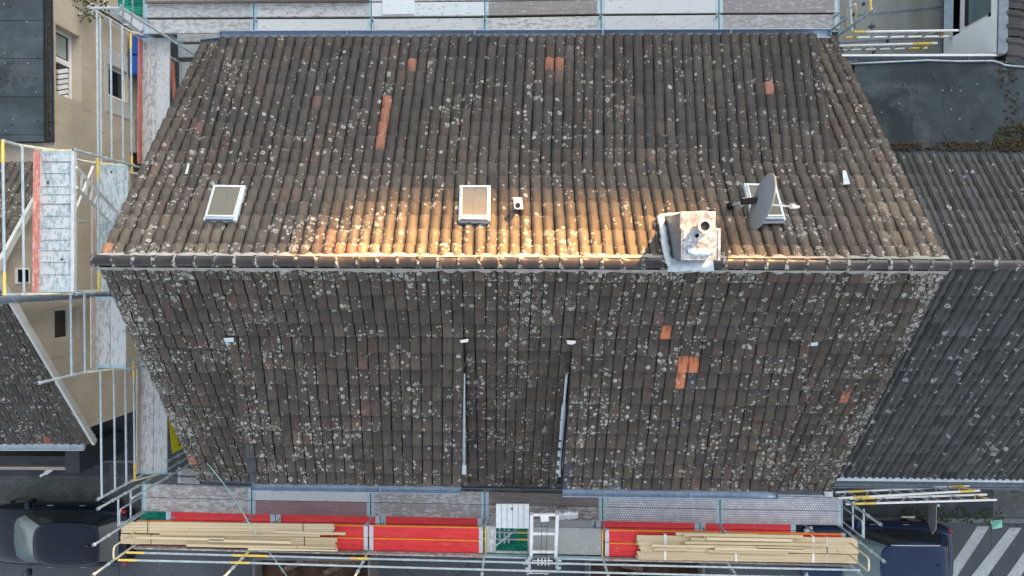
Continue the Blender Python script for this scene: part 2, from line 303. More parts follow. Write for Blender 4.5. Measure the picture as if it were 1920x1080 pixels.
# ------------------------------------------------------------ mesh helper
class MB:
    def __init__(s): s.v, s.f, s.uv, s.c, s.a = [], [], [], [], []
    def add(s, vs, fs, uvs=None, col=None, aux=None):
        k = len(s.v); s.v += [tuple(v) for v in vs]; s.f += [tuple(i+k for i in f) for f in fs]
        s.uv += list(uvs) if uvs else [(v[0], v[1]) for v in vs]
        s.c += ([col]*len(vs) if col is None or not isinstance(col, list) else col); s.a += ([aux]*len(vs) if aux is None or not isinstance(aux, list) else aux)
        return s
    def box(s, c, size, rot=None, col=None):
        c = Vector(c); h = Vector(size)/2; R = rot or Matrix.Identity(3)
        vs = [c + R @ Vector((x*h.x, y*h.y, z*h.z)) for x in (-1, 1) for y in (-1, 1) for z in (-1, 1)]
        o = random.random()*20
        ax = 0 if h.x >= h.y else 1
        loc = [(x*h.x, y*h.y, z*h.z) for x in (-1, 1) for y in (-1, 1) for z in (-1, 1)]
        uvs = [(l[ax]+o, l[1-ax]+l[2]+o*.37) for l in loc]
        return s.add(vs, [(0, 1, 3, 2), (4, 6, 7, 5), (0, 4, 5, 1), (2, 3, 7, 6), (0, 2, 6, 4), (1, 5, 7, 3)], uvs, col)
    def prism(s, pts, dz, col=None):
        """polygon (counter-clockwise from above) extruded down by dz; uv along the longest edge"""
        pts = [Vector(p) for p in pts]; n = len(pts)
        ed = max(range(n), key=lambda i: (pts[(i+1) % n]-pts[i]).length); ax = (pts[(ed+1) % n]-pts[ed]); ax.z = 0; ax.normalize(); sd = Vector((-ax.y, ax.x, 0))
        vs = pts + [p-Vector((0, 0, dz)) for p in pts]
        uvs = [(v.dot(ax), v.dot(sd)) for v in vs]
        fs = [tuple(range(n)), tuple(range(2*n-1, n-1, -1))] + [(i, n+i, n+(i+1) % n, (i+1) % n) for i in range(n)]
        return s.add(vs, fs, uvs, col)
    def beam(s, p, q, w, h, up=(0, 0, 1), col=None):
        p, q = Vector(p), Vector(q); d = q-p; L = d.length; d.normalize(); up = Vector(up)
        sd = d.cross(up).normalized(); u2 = sd.cross(d).normalized()
        R = Matrix((d, sd, u2)).transposed()
        return s.box((p+q)/2, (L, w, h), R, col)
    def tube(s, p, q, r, n=8, r2=None, cap=True):
        p, q = Vector(p), Vector(q); d = (q-p).normalized(); a = d.orthogonal().normalized(); b = d.cross(a); r2 = r if r2 is None else r2
        vs = []
        for c, rr in ((p, r), (q, r2)):
            vs += [c+(a*math.cos(t)+b*math.sin(t))*rr for t in [2*math.pi*i/n for i in range(n)]]
        fs = [(i, (i+1) % n, n+(i+1) % n, n+i) for i in range(n)]
        if cap: fs += [tuple(range(n-1, -1, -1)), tuple(range(n, 2*n))]
        return s.add(vs, fs)
    def path(s, pts, r, n=8):
        pts = [Vector(p) for p in pts]; k0 = len(s.v); vs = []; N = len(pts); a = None
        for i, p in enumerate(pts):
            d = (pts[min(i+1, N-1)]-pts[max(i-1, 0)]).normalized()
            a = d.orthogonal().normalized() if a is None else (a-d*a.dot(d)).normalized()
            b = d.cross(a); vs += [p+(a*math.cos(t)+b*math.sin(t))*r for t in [2*math.pi*j/n for j in range(n)]]
        fs = [(i*n+j, i*n+(j+1) % n, (i+1)*n+(j+1) % n, (i+1)*n+j) for i in range(N-1) for j in range(n)]
        fs += [tuple(range(n-1, -1, -1)), tuple(range((N-1)*n, N*n))]
        return s.add(vs, fs)
    def grid(s, rows, uvs=None):
        n = len(rows[0]); vs = [v for r in rows for v in r]
        fs = [(i*n+j, i*n+j+1, (i+1)*n+j+1, (i+1)*n+j) for i in range(len(rows)-1) for j in range(n-1)]
        return s.add(vs, fs, uvs)
    def build(s, name, mat, parent=None, origin=None, smooth=False, bevel=0, subsurf=0):
        o0 = ORG[parent.name] if parent else Vector(origin if origin is not None else (0, 0, 0))
        me = bpy.data.meshes.new(name); me.from_pydata([tuple(Vector(v)-o0) for v in s.v], [], s.f); me.update()
        uvl = me.uv_layers.new(name='UVMap'); li = np.zeros(len(me.loops), int); me.loops.foreach_get('vertex_index', li)
        uvl.data.foreach_set('uv', np.array(s.uv, float)[li].ravel())
        for nm, dat in (('col', s.c), ('aux', s.a)):
            if any(x is not None for x in dat):
                at = me.color_attributes.new(nm, 'FLOAT_COLOR', 'POINT')
                arr = np.array([(tuple(x)+(1.0,))[:4] if x is not None else (0, 0, 0, 1) for x in dat], float); at.data.foreach_set('color', arr.ravel())
        me.materials.append(M[mat])
        if smooth: me.polygons.foreach_set('use_smooth', [True]*len(me.polygons))
        ob = bpy.data.objects.new(name, me); COL.objects.link(ob)
        if parent: ob.parent = parent; ORG[ob.name] = o0
        else: ob.location = o0; ORG[ob.name] = o0
        if bevel:
            m = ob.modifiers.new('bevel', 'BEVEL'); m.width = bevel; m.segments = 2; m.limit_method = 'ANGLE'
        if subsurf:
            m = ob.modifiers.new('sub', 'SUBSURF'); m.levels = m.render_levels = subsurf
        return ob
ORG = {}
def tag(o, label, cat, group=None):
    o['label'] = label; o['category'] = cat
    if group: o['group'] = group
    return o
def thing(name, label, cat, loc, group=None):
    o = bpy.data.objects.new(name, None); COL.objects.link(o); o.location = loc; o.empty_display_size = .2; ORG[o.name] = Vector(loc)
    return tag(o, label, cat, group)
def struct(o, stuff=False): o['kind'] = 'stuff' if stuff else 'structure'; return o
def hashr(*k): return random.Random(hash(k) & 0xffffffff).random()

# ------------------------------------------------------------ tiles
def tile_field(corners, ncol, nrow, prof, colfn, densfn, skip=None, lift=.044, gap=.03, lip=.05, seed=0, sag=.006, uoff=(0, 0), nosed=.018, jit=1.0):
    """corners: A ridge-left, B ridge-right, C eave-right, D eave-left; returns MB"""
    A, B, C, D = [Vector(c) for c in corners]; rg = random.Random(seed); mb = MB()
    nrm = (B-A).cross(D-A); nrm = -nrm.normalized() if nrm.z < 0 else nrm.normalized()
    Lu = ((B-A).length+(C-D).length)/2; Lv = (D-A).length
    ss = [gap+(1-2*gap)*p[0] for p in prof]; hs = [p[1] for p in prof]; n = len(ss); acr = [p[0] for p in prof]
    pt = lambda u, v: (A*(1-u)+B*u)*(1-v) + (D*(1-u)+C*u)*v
    ph = [rg.random()*6.28 for _ in range(4)]
    if hasattr(colfn, 'assign'): colfn.assign({(i, j): pt((i+.5)/ncol, (j+.5)/nrow) for i in range(ncol) for j in range(nrow) if not (skip and skip(i, j, pt((i+.5)/ncol, (j+.5)/nrow)))})
    for j in range(nrow):
        v0, v1 = j/nrow, (j+1.10)/nrow if j < nrow-1 else (j+1)/nrow
        for i in range(ncol):
            uc, vc = (i+.5)/ncol, (j+.5)/nrow
            pc = pt(uc, vc)
            if skip and skip(i, j, pc): continue
            sg = sag*(math.sin(uc*9+ph[0])*math.sin(vc*5+ph[1])+.6*math.sin(uc*23+vc*7+ph[2]))
            dh = sg+jit*rg.uniform(-.004, .004); du = jit*rg.uniform(-.028, .028)/ncol; tw = jit*rg.uniform(-.022, .022)/ncol; dv = jit*(rg.uniform(-.025, .025)+(rg.uniform(.06, .16) if rg.random() < .02 else 0))/nrow
            c = colfn(i, j, pc, rg); dn = densfn(i, j, pc, rg); chip = 1.0 if len(c) > 3 and c[3] > .5 else 0.0; c = c[:3]
            top, bot, nose, vs, uv, ax = [], [], [], [], [], []
            for k in range(n):
                u = (i+ss[k])/ncol
                top.append(pt(u+du, v0)+nrm*(dh+hs[k])); bot.append(pt(u+du+tw, v1+dv-.10/nrow)+nrm*(dh+hs[k]+lift)); nose.append(pt(u+du+tw, v1+dv+.008/nrow*math.sin(ss[k]*3.14))+nrm*(dh+hs[k]+lift-nosed))
            vs = top+bot+nose+[b-nrm*lip for b in nose]+[top[0]-nrm*.02, bot[0]-nrm*.03, top[-1]-nrm*.02, bot[-1]-nrm*.03]
            us = [((i+x)/ncol)*Lu+uoff[0] for x in ss]; V0, V1 = v0*Lv+uoff[1], v1*Lv+uoff[1]
            uv = [(x, V0) for x in us]+[(x, V1-.04) for x in us]+[(x, V1) for x in us]+[(x, V1+.02) for x in us]+[(us[0]-.02, V0), (us[0]-.02, V1), (us[-1]+.02, V0), (us[-1]+.02, V1)]
            ax = [(0, dn, chip, x) for x in acr]+[(.92, dn, chip, x) for x in acr]+[(1, dn, chip, x) for x in acr]+[(1, dn*.6, chip, x) for x in acr]+[(0, 0, 0, 1)]*4
            fs = [(k, n+k, n+k+1, k+1) for k in range(n-1)]+[(n+k, 2*n+k, 2*n+k+1, n+k+1) for k in range(n-1)]+[(2*n+k, 3*n+k, 3*n+k+1, 2*n+k+1) for k in range(n-1)]
            b = 4*n; fs += [(b, b+1, n, 0), (n-1, 2*n-1, b+3, b+2)]
            mb.add(vs, fs, uv, c, ax)
    return mb
FALZ = [(0, .0), (.05, .010), (.16, .026), (.31, .036), (.47, .034), (.62, .020), (.75, .006), (.88, .002), (1, .004)]
FLAT = [(0, .0), (.05, .007), (.2, .012), (.4, .013), (.6, .010), (.75, .005), (.9, .004), (1, .007)]
PFAN = [(0, .002), (.06, .010), (.11, .034), (.17, .038), (.23, .030), (.28, .006), (.36, .0), (.46, .0), (.54, .006), (.60, .032), (.66, .038), (.72, .030), (.78, .006), (.88, .0), (1, .0)]

# ============================================================ MAIN HOUSE
ZR, ZE = 9.75, 5.65
RL, RR = P(182, 490, ZR), P(1779, 497, ZR)
TL, TR = P(375, 84, ZE), P(1568, 70, ZE)
BL, BR = P(371, 899, ZE), P(1558, 919, ZE)
cen = (RL+RR+BL+TR)/4
house = thing('town_house', 'town house in the middle with large weathered brown tile roof, scaffolded on three sides', 'house', (cen.x, cen.y, 0))
# walls with gables
wx0, wx1, wy0, wy1 = -6.75, 6.75, BL.y+.35, TL.y-.35
mb = MB(); gz = 9.55
for x, sx in ((wx0, .15), (wx1, -.15)):
    vs = [(x, wy0, 0), (x, wy1, 0), (x, wy1, 5.5), (x, (RL.y+RR.y)/2, gz), (x, wy0, 5.5)]; vs2 = [(v[0]+sx*2, v[1], v[2]) for v in vs]
    mb.add(vs+vs2, [(0, 1, 2, 3, 4), (9, 8, 7, 6, 5)]+[(i, (i+1) % 5, 5+(i+1) % 5, 5+i) for i in range(5)])
for y, sy in ((wy0, .3), (wy1, -.3)):
    mb.box((0, y+sy/2, 2.75), (wx1-wx0-.62, .3, 5.5))
mb.build('wall', 'house_render', house)

def plane_z(p0, p1, p2):
    n = (p1-p0).cross(p2-p0)
    return lambda x, y: p0.z - (n.x*(x-p0.x)+n.y*(y-p0.y))/n.z
zf_front = plane_z(RL, RR, BL); zf_rear = plane_z(RL, TR, TL)
def on(px, py, zf, off=0.0):
    z = 8.0
    for _ in range(40):
        p = P(px, py, z); z = z+(zf(p.x, p.y)+off-z)*.7
    return P(px, py, z)
# dormer quads (A top-left, B top-right, C eave-right, D eave-left)
OFF = .05
NC, NR = 72, 19
def snap(pxl, pxr, j, eL, eR, corners, zf):
    # dormer heads start on a course line and between two columns of the main slope
    A, B, C, D = corners
    def at(u, v): return (A*(1-u)+B*u)*(1-v)+(D*(1-u)+C*u)*v
    us = []
    for px in (pxl, pxr): us.append(min(range(NC+1), key=lambda i: abs(at(i/NC, j/NR).x-on(px[0], px[1], zf).x)))
    a, b = at(us[0]/NC, j/NR), at(us[1]/NC, j/NR); dz = Vector((0, 0, -.004))
    return [a+dz, b+dz, eR, eL], us[0], us[1]
dormF1, f1a, f1b = snap((425, 640), (867, 640), 5, P(470, 905, 7.25), P(865, 911, 7.25), (RL, RR, BR, BL), zf_front)
dormF2, f2a, f2b = snap((1072, 640), (1525, 642), 5, P(1054, 915, 7.12), P(1459, 920, 7.12), (RL, RR, BR, BL), zf_front)
dormR, ra_, rb_ = snap((348, 318), (1582, 318), 7, P(412, 72, 6.85), P(1531, 65, 6.85), (RL, RR, TR, TL), zf_rear)

def inside_quad(q, p, m=.0):
    x = p.x; yt = (q[0].y+q[1].y)/2; yb = (q[2].y+q[3].y)/2
    t = (p.y-yt)/(yb-yt); 
    if t < 0: return False
    xl = q[0].x*(1-t)+q[3].x*t; xr = q[1].x*(1-t)+q[2].x*t
    return xl+.085 < x < xr-.085
ORANGE = (.52, .17, .075); RUST = (.28, .115, .075); DULL = (.115, .072, .060)
def spots(lst, zf):   # positions of the odd coloured tiles read off the photo
    return [(on(x, y, zf), c) for x, y, c in lst]
rear_odd = spots([(769, 131, RUST), (1030, 130, RUST), (1046, 129, RUST), (726, 205, RUST), (724, 229, RUST), (721, 253, RUST), (717, 281, RUST), (595, 207, DULL), (365, 239, DULL), (1451, 176, (.30, .14, .10)),
    (188, 478, (.36, .17, .09)), (596, 447, DULL), (620, 447, (.2, .12, .09)), (633, 470, RUST), (612, 470, DULL), (655, 470, (.2, .11, .08)), (680, 470, (.30, .15, .09)), (1048, 152, DULL)], zf_rear)
front_odd = spots([(1254, 606, ORANGE), (1284, 676, ORANGE), (1303, 675, ORANGE), (1278, 704, ORANGE), (1240, 585, DULL), (1300, 706, (.05, .05, .055)), (362, 860, RUST), (1583, 731, (.30, .11, .07)),
    (680, 660, DULL), (683, 775, DULL), (660, 790, DULL), (478, 870, (.05, .06, .07)), (482, 893, (.05, .06, .07)), (468, 845, (.06, .06, .065)), (1067, 872, (.05, .055, .065)), (1064, 895, (.05, .055, .065)), (1155, 903, (.06, .06, .07)), (1310, 905, DULL)], zf_front)
rear_odd = [(p, c) for p, c in rear_odd]
def near(odds, quads):
    # for tiles on a dormer compare positions by the line of sight used to read them
    return odds
class TileColour:
    def __init__(s, base, var, odds, chip=None, film=None): s.base, s.var, s.odds, s.chip, s.film, s.hit = base, var, odds, chip, film, {}
    def assign(s, cen):          # cen: {(i, j): point}; each odd tile goes to the nearest tile of the field
        s.hit = {}
        pp = {k: project(p) for k, p in cen.items()}
        for q, c in s.odds:
            k = min(pp, key=lambda k: (pp[k][0]-q[0])**2+(pp[k][1]-q[1])**2); d = math.hypot(pp[k][0]-q[0], pp[k][1]-q[1])
            if d < 17: s.hit[k] = c
    def __call__(s, i, j, p, rg):
        t = rg.random(); k = 1+rg.uniform(-s.var, s.var); r2 = rg.random()
        if (i, j) in s.hit: return tuple(s.hit[(i, j)])+(0,)
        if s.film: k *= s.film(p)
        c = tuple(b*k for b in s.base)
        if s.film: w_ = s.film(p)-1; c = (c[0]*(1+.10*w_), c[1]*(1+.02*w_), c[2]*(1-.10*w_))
        if t < .03: c = (c[0]*1.18, c[1]*.98, c[2]*.92)
        elif t < .08: c = (c[0]*.68, c[1]*.74, c[2]*.82)
        elif t < .11: c = (c[0]*1.4, c[1]*1.36, c[2]*1.3)
        return c+(1 if s.chip and s.chip(project(p)) > r2 else 0,)
def project(p):
    q = RM.transposed() @ (Vector(p)-Vector((0, 0, HC)))
    return (960+F*q.x/-q.z, 540-F*q.y/-q.z, 0)
def odd_px(lst): return [((lambda r: (r[0], r[1], 1.0))(project(p)), c) for p, c in lst]
rear_px, front_px = odd_px(rear_odd), odd_px(front_odd)
chip_rear = lambda px: .10 if (570 < px[0] < 1480 and 190 < px[1] < 320) else (.03 if px[1] < 420 else .01)
BR_ = (.047, .042, .038); BF_ = (.066, .053, .043)
tone_r = lambda p: 1+1.05*max(0, 1-max(0, p.y-.1)/2.5)+(.75 if p.x > 6.02 else .12 if p.x < -6.1 else 0)+.18*math.sin(p.x*2.1)*math.sin(p.y*1.7+1)  # rear tiles lighter and warmer towards the ridge and the side edges
cf_r = TileColour(BR_, .22, rear_px, chip_rear, tone_r); cf_f = TileColour(BF_, .2, front_px, lambda px: .006)
def dens_rear(i, j, p, rg):
    t = min(1, max(0, (p.y-.1)/4.8)); edge = .22 if p.x > 5.8 or p.x < -5.6 else 0
    return .13-.03*t+(.26 if t < .05 else .10 if t < .16 else 0)+edge*.25
def dens_front(i, j, p, rg):
    t = min(1, max(0, (-p.y)/4.8)); base = .25+.11*math.sin(p.x*1.1+1)*.5+.12*t
    if p.x < RL.x+.30 or p.x > RR.x-.30: return .95
    if t < .03: return .6
    rec = -1.05 < p.x < .9 and t > .3
    return base*.6 if rec else base*.74
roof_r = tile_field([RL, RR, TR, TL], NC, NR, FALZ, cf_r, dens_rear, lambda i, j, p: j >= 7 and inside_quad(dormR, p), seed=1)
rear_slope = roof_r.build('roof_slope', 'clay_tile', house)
roof_f = tile_field([RL, RR, BR, BL], NC, NR, FLAT, cf_f, dens_front, lambda i, j, p: j >= 5 and (inside_quad(dormF1, p) or inside_quad(dormF2, p)), seed=2, uoff=(3.3, 40))
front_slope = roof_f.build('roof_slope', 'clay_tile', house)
# dark battens and felt under the tiles
mb = MB()
for q in ([RL, RR, TR, TL], [RL, RR, BR, BL]):
    nn = (q[1]-q[0]).cross(q[3]-q[0]); nn = nn.normalized() if nn.z > 0 else -nn.normalized()
    t = [v-nn*.035 for v in q]; b = [v-nn*.12 for v in q]
    mb.add(t+b, [(0, 1, 2, 3), (7, 6, 5, 4)]+[(i, (i+1) % 4, 4+(i+1) % 4, 4+i) for i in range(4)])
mb.build('roof_felt', 'felt_black', house)

def dormer(q, ncol, nrow, prof, cf, df, zf, seed, cheeks):
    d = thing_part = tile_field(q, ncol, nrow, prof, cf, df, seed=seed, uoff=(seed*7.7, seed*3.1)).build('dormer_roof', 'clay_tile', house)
    w = MB(); f = MB()
    A, B, C, D = [Vector(v) for v in q]
    dn = Vector((0, 0, -.05))
    f.add([A+dn, B+dn, C+dn, D+dn]+[v+Vector((0, 0, -.12)) for v in (A, B, C, D)], [(0, 1, 2, 3), (7, 6, 5, 4)]+[(i, (i+1) % 4, 4+(i+1) % 4, 4+i) for i in range(4)])
    f.build('dormer_deck', 'felt_black', d)
    ins = .05; sgn = 1 if D.y < A.y else -1
    lb, rb = D+Vector((ins, .18*sgn, -.14)), C+Vector((-ins, .18*sgn, -.14)); la, ra = A+Vector((ins, 0, -.10)), B+Vector((-ins, 0, -.10))
    gl = Vector((lb.x, lb.y, zf(lb.x, lb.y)-.06)); gr = Vector((rb.x, rb.y, zf(rb.x, rb.y)-.06)); la.z = min(la.z, zf(la.x, la.y)-.04); ra.z = min(ra.z, zf(ra.x, ra.y)-.04)
    w.add([la, lb, gl, ra, rb, gr], [(0, 1, 2), (5, 4, 3), (1, 4, 5, 2)])
    w.build('dormer_wall', 'zinc_dark', d)
    return d
d1 = dormer(dormF1, f1b-f1a, 10, FLAT, cf_f, dens_front, zf_front, 3, 1)
d2 = dormer(dormF2, f2b-f2a, 10, FLAT, cf_f, dens_front, zf_front, 4, 1)
d3 = dormer(dormR, rb_-ra_, 10, FALZ, cf_r, dens_rear, zf_rear, 5, 1)

# flashing strips along the inner cheeks of the two street dormers
def strip(pts, w, mat, parent, name='flashing', th=.012, rag=.012):
    mb = MB(); rows = []; rg = random.Random(int(pts[0][0]*91) & 999)
    for i, p in enumerate(pts):
        p = Vector(p); d = (Vector(pts[min(i+1, len(pts)-1)])-Vector(pts[max(i-1, 0)])); sd = Vector((d.y, -d.x, 0)).normalized(); ww = (w[i] if isinstance(w, list) else w)/2
        a = p+sd*(ww+rg.uniform(-rag, rag)); b = p-sd*(ww+rg.uniform(-rag, rag)); dz = Vector((0, 0, th)); j = Vector((0, 0, rg.uniform(0, rag)))
        rows.append([a-dz, a+j, p+dz*.4+j, b+j, b-dz])
    mb.grid(rows); return mb.build(name, mat, parent, smooth=True)
def fline(pxs, zf, off, n=10):
    out = []
    for (x0, y0), (x1, y1) in zip(pxs[:-1], pxs[1:]):
        for k in range(n): t = k/n; out.append(on(x0+(x1-x0)*t, y0+(y1-y0)*t, zf, off))
    out.append(on(*pxs[-1], zf, off)); return out
strip(fline([(1063, 700), (1055, 790), (1047, 880), (1046, 894)], zf_front, .10), [.02]+[.05]*6+[.09]*15+[.10]*6+[.13]*3, 'lead', house, rag=.003)
strip(fline([(868, 700), (868.5, 800), (869, 872)], zf_front, .12, 8), .085, 'lead', house, rag=.004)
def patch(pts_px, zf, off, mat, parent, name='flashing'):
    mb = MB(); mb.prism([on(x, y, zf, off) for x, y in pts_px][::-1], .012); return mb.build(name, mat, parent)
patch([(419, 634), (438, 633), (438, 656), (430, 658)], zf_front, .10, 'lead', house)
patch([(862, 638), (878, 635), (878, 641), (864, 643)], zf_front, .10, 'white_paint', house)
patch([(1062, 638), (1080, 639), (1078, 647), (1064, 645)], zf_front, .10, 'white_paint', house)
patch([(1521, 643), (1534, 641), (1533, 648), (1521, 649)], zf_front, .10, 'lead', house)
patch([(865, 872), (874, 872), (874, 890), (865, 890)], zf_front, .35, 'lead', house)
patch([(1580, 320), (1586, 319), (1594, 345), (1582, 346)], zf_rear, .10, 'lead', house)
patch([(352, 306), (355, 306), (351, 326), (347, 326)], zf_rear, .10, 'lead', house)

# ridge tiles
def ridge(A, B, n, r, mat, parent, name, drop=.02, seed=0, lich=1.0):
    rg = random.Random(seed); mb = MB(); A, B = Vector(A), Vector(B); L = (B-A).length/n; ax = (B-A).normalized(); sd = Vector((-ax.y, ax.x, 0)).normalized()
    for i in range(n):
        p0 = A+(B-A)*(i/n); jz = rg.uniform(-.006, .006); jy = rg.uniform(-.008, .008); m = 12; rows, uvs, aux = [], [], []
        for (s, rr, e) in ((-.02, r*1.06, 1), (.02, r*1.10, 1), (.065, r*1.08, .5), (.08, r*.99, .1), (L*.5, r*.97, 0), (L-.03, r*.94, .35), (L+.01, r*.92, .8)):
            row = []
            for k in range(m+1):
                t = math.pi*(-.08+1.16*k/m); flat = .62
                c = p0+ax*s+sd*(math.cos(t)*rr*1.08+jy)+Vector((0, 0, math.sin(t)*rr*flat-drop+jz)); row.append(c)
                uvs.append((i*L+s, k/m*r*3.4)); lo = abs(k/m-.5)*2; aux.append((min(1, e*.8+(lo**3)*.95)*lich, 0, 0))
            rows.append(row)
        k0 = len(mb.v); n2 = m+1; vs = [v for r_ in rows for v in r_]
        mb.add(vs, [(a*n2+b, a*n2+b+1, (a+1)*n2+b+1, (a+1)*n2+b) for a in range(len(rows)-1) for b in range(m)]+[tuple(range(n2-1, -1, -1)), tuple(range((len(rows)-1)*n2, len(rows)*n2))], uvs, (0.0, 0.0, 0.0), aux)
    return mb.build(name, mat, parent, smooth=True)
ridge(RL+Vector((-.05, .01, .05)), RR+Vector((.0, .0, .05)), 42, .086, 'ridge_glaze', house, 'ridge_tiles')
# mortar bed under the ridge tiles
mb = MB()
for sg in (-1, 1):
    n = 160; rows = []; rg = random.Random(3)
    for i in range(n+1):
        p = RL+(RR-RL)*(i/n); o = rg.uniform(-.02, .025)
        rows.append([p+Vector((0, sg*(.10), .03)), p+Vector((0, sg*(.135+o), -.045)), p+Vector((0, sg*(.15+o), -.12))])
    mb.grid(rows)
mb.build('ridge_mortar', 'mortar', house)

# gutters
def gutter(p, q, r, parent, mat='zinc', name='gutter', capends=True):
    p, q = Vector(p), Vector(q); ax = (q-p).normalized(); sd = Vector((-ax.y, ax.x, 0)).normalized(); mb = MB(); m = 8
    rings = []
    for c in (p, q):
        ring = [c+sd*math.cos(math.pi+math.pi*k/m)*r+Vector((0, 0, math.sin(math.pi+math.pi*k/m)*r)) for k in range(m+1)]
        ring2 = [c+sd*math.cos(math.pi+math.pi*k/m)*(r-.006)+Vector((0, 0, math.sin(math.pi+math.pi*k/m)*(r-.006))) for k in range(m, -1, -1)]
        rings.append(ring+ring2)
    n = 2*(m+1); mb.add(rings[0]+rings[1], [(i, (i+1) % n, n+(i+1) % n, n+i) for i in range(n)])
    if capends:
        for rr in rings: mb.add(rr[:m+1], [tuple(range(m+1))])
    # rolled bead on the outer edge and brackets
    for sgn in (1, -1): mb.tube(p+sd*sgn*r, q+sd*sgn*r, .012, 6)
    L = (q-p).length
    for k in range(1, int(L/2.6)+1):
        c = p+ax*(k*2.6); 
        if k*2.6 < L-.05: mb.beam(c-sd*r, c+sd*r, .02, .006)
    return mb.build(name, mat, parent, smooth=False)
def gut(px0, px1, z, r, mat='zinc', **k): return gutter(P(*px0, z), P(*px1, z), r, house, mat, **k)
gut((412, 66), (1557, 62), 6.78, .085)
gut((376, 80), (412, 77), 5.55, .07, 'zinc_dark'); gut((1532, 66), (1572, 66), 5.5, .07, 'zinc_dark')
gut((472, 912), (864, 918), 7.15, .085); gut((1055, 923), (1459, 929), 7.02, .085)
gut((374, 903), (470, 906), 5.55, .07, 'zinc_dark'); gut((866, 910), (1054, 912), 5.55, .07, 'zinc_dark'); gut((1458, 924), (1560, 927), 5.5, .07, 'zinc_dark')

# skylights
def skylight(q_px, zf):
    c4 = [on(x, y, zf, .07) for x, y in q_px]     # tl, tr, br, bl
    A, B, C, D = c4; n = (B-A).cross(D-A).normalized(); n = n if n.z > 0 else -n
    cc = (A+B+C+D)/4
    def ringmesh(o, i, z0, z1):
        mb = MB(); O = [cc+(v-cc)*o for v in c4]; I = [cc+(v-cc)*i for v in c4]
        vs = [v+n*z0 for v in O]+[v+n*z1 for v in O]+[v+n*z1 for v in I]+[v+n*z0 for v in I]; fs = []
        for k in range(4):
            k2 = (k+1) % 4; fs += [(k, k2, 4+k2, 4+k), (4+k, 4+k2, 8+k2, 8+k), (8+k, 8+k2, 12+k2, 12+k)]
        return mb.add(vs, fs)
    fl = ringmesh(1.0, .82, -.06, .02).build('skylight', 'lead', house)
    ringmesh(.88, .80, 0, .06).build('frame', 'aluminium', fl)
    g = MB(); I = [cc+(v-cc)*.81 for v in c4]; g.add([v+n*.045 for v in I]+[v-n*.05 for v in I], [(0, 1, 2, 3), (7, 6, 5, 4)]+[(i, (i+1) % 4, 4+(i+1) % 4, 4+i) for i in range(4)]); g.build('pane', 'glass_olive', fl)
    b = MB(); b.beam((I[0]+I[1])/2+n*.05, (I[2]+I[3])/2+n*.05, .014, .010, n); b.build('glazing_bar', 'kerb_stone', fl)
    b = MB(); b.beam(cc+(D-cc)*.86+n*.03+(D-A)*.05, cc+(C-cc)*.86+n*.03+(C-B)*.05, .05, .05, n); b.build('handle', 'zinc', fl)
    return fl
skylight([(401, 348), (461, 349), (443, 415), (382, 414)], zf_rear)
skylight([(862, 349), (920, 349), (919, 415), (860, 414)], zf_rear)
skylight([(1394, 345), (1455, 346), (1473, 414), (1411, 415)], zf_rear)

# vent pipe
vb = on(971, 388, zf_rear)
mb = MB(); mb.prism([on(x, y, zf_rear, .07) for x, y in ((963, 370), (979, 370), (981, 392), (964, 392))][::-1], .015); v = mb.build('vent_pipe', 'lead', house)
mb = MB(); mb.tube(vb-Vector((0, 0, .1)), vb+Vector((0, 0, .30)), .055, 14); mb.tube(vb+Vector((0, 0, .27)), vb+Vector((0, 0, .31)), .065, 14); mb.build('pipe', 'white_paint', v, smooth=False)
mb = MB(); mb.tube(vb+Vector((0, 0, .308)), vb+Vector((0, 0, .315)), .045, 14); mb.build('opening', 'black_plastic', v)

# chimney
ZT = 10.55
ct = [P(1277, 428, ZT), P(1351, 427, ZT), P(1350, 488, ZT), P(1277, 488, ZT)]
cx0, cx1 = (ct[0].x+ct[3].x)/2, (ct[1].x+ct[2].x)/2; cy1, cy0 = ct[0].y, ct[3].y
zn = 10.42; cy2 = P(1300, 397, zn).y
ch = MB()
ch.box(((cx0+cx1)/2, (cy0+cy1)/2, (ZT+8.9)/2), (cx1-cx0-.06, cy1-cy0-.06, ZT-8.9-.02)); chim = ch.build('chimney', 'zinc_dark', house)  # shaft sides in darker zinc: shade and dark reflections put into the colour
mb = MB(); mb.box(((cx0+cx1)/2-.02, (cy1+cy2)/2-.02, (zn+8.5)/2), (cx1-cx0-.09, cy2-cy1+.02, zn-8.5)); mb.build('lower_shaft', 'zinc_dark', chim, bevel=.008); mb = MB(); mb.box(((cx0+cx1)/2-.02, (cy1+cy2)/2-.0, zn+.006), (cx1-cx0-.05, cy2-cy1, .02)); mb.build('lower_plate', 'chimney_metal', chim, bevel=.005)
mb = MB(); mb.box(((cx0+cx1)/2, (cy0+cy1)/2, ZT), (cx1-cx0, cy1-cy0, .03)); 
for k in (-1, 1): mb.box(((cx0+cx1)/2+k*(cx1-cx0)*.44, (cy0+cy1)/2, ZT+.022), (.012, cy1-cy0-.04, .012))
rg = random.Random(4)
for k in range(9): mb.box((cx0+.1+rg.random()*(cx1-cx0-.2), cy0+.06+rg.random()*(cy1-cy0-.14), ZT+.018), (.03+.10*rg.random(), .03+.06*rg.random(), .008), Matrix.Rotation(rg.random()*3, 3, 'Z'))
mb.build('cap_plate', 'chimney_metal', chim, bevel=.006)
strip([(cx0+.10+k*.045, cy0+.12+.012*math.sin(k*1.7), ZT+.03) for k in range(10)], [.05, .09, .11, .08, .10, .12, .09, .11, .07, .05], 'lead', chim, 'cap_patch', .012, .02)
fc = P(1321, 424, ZT+.2); 
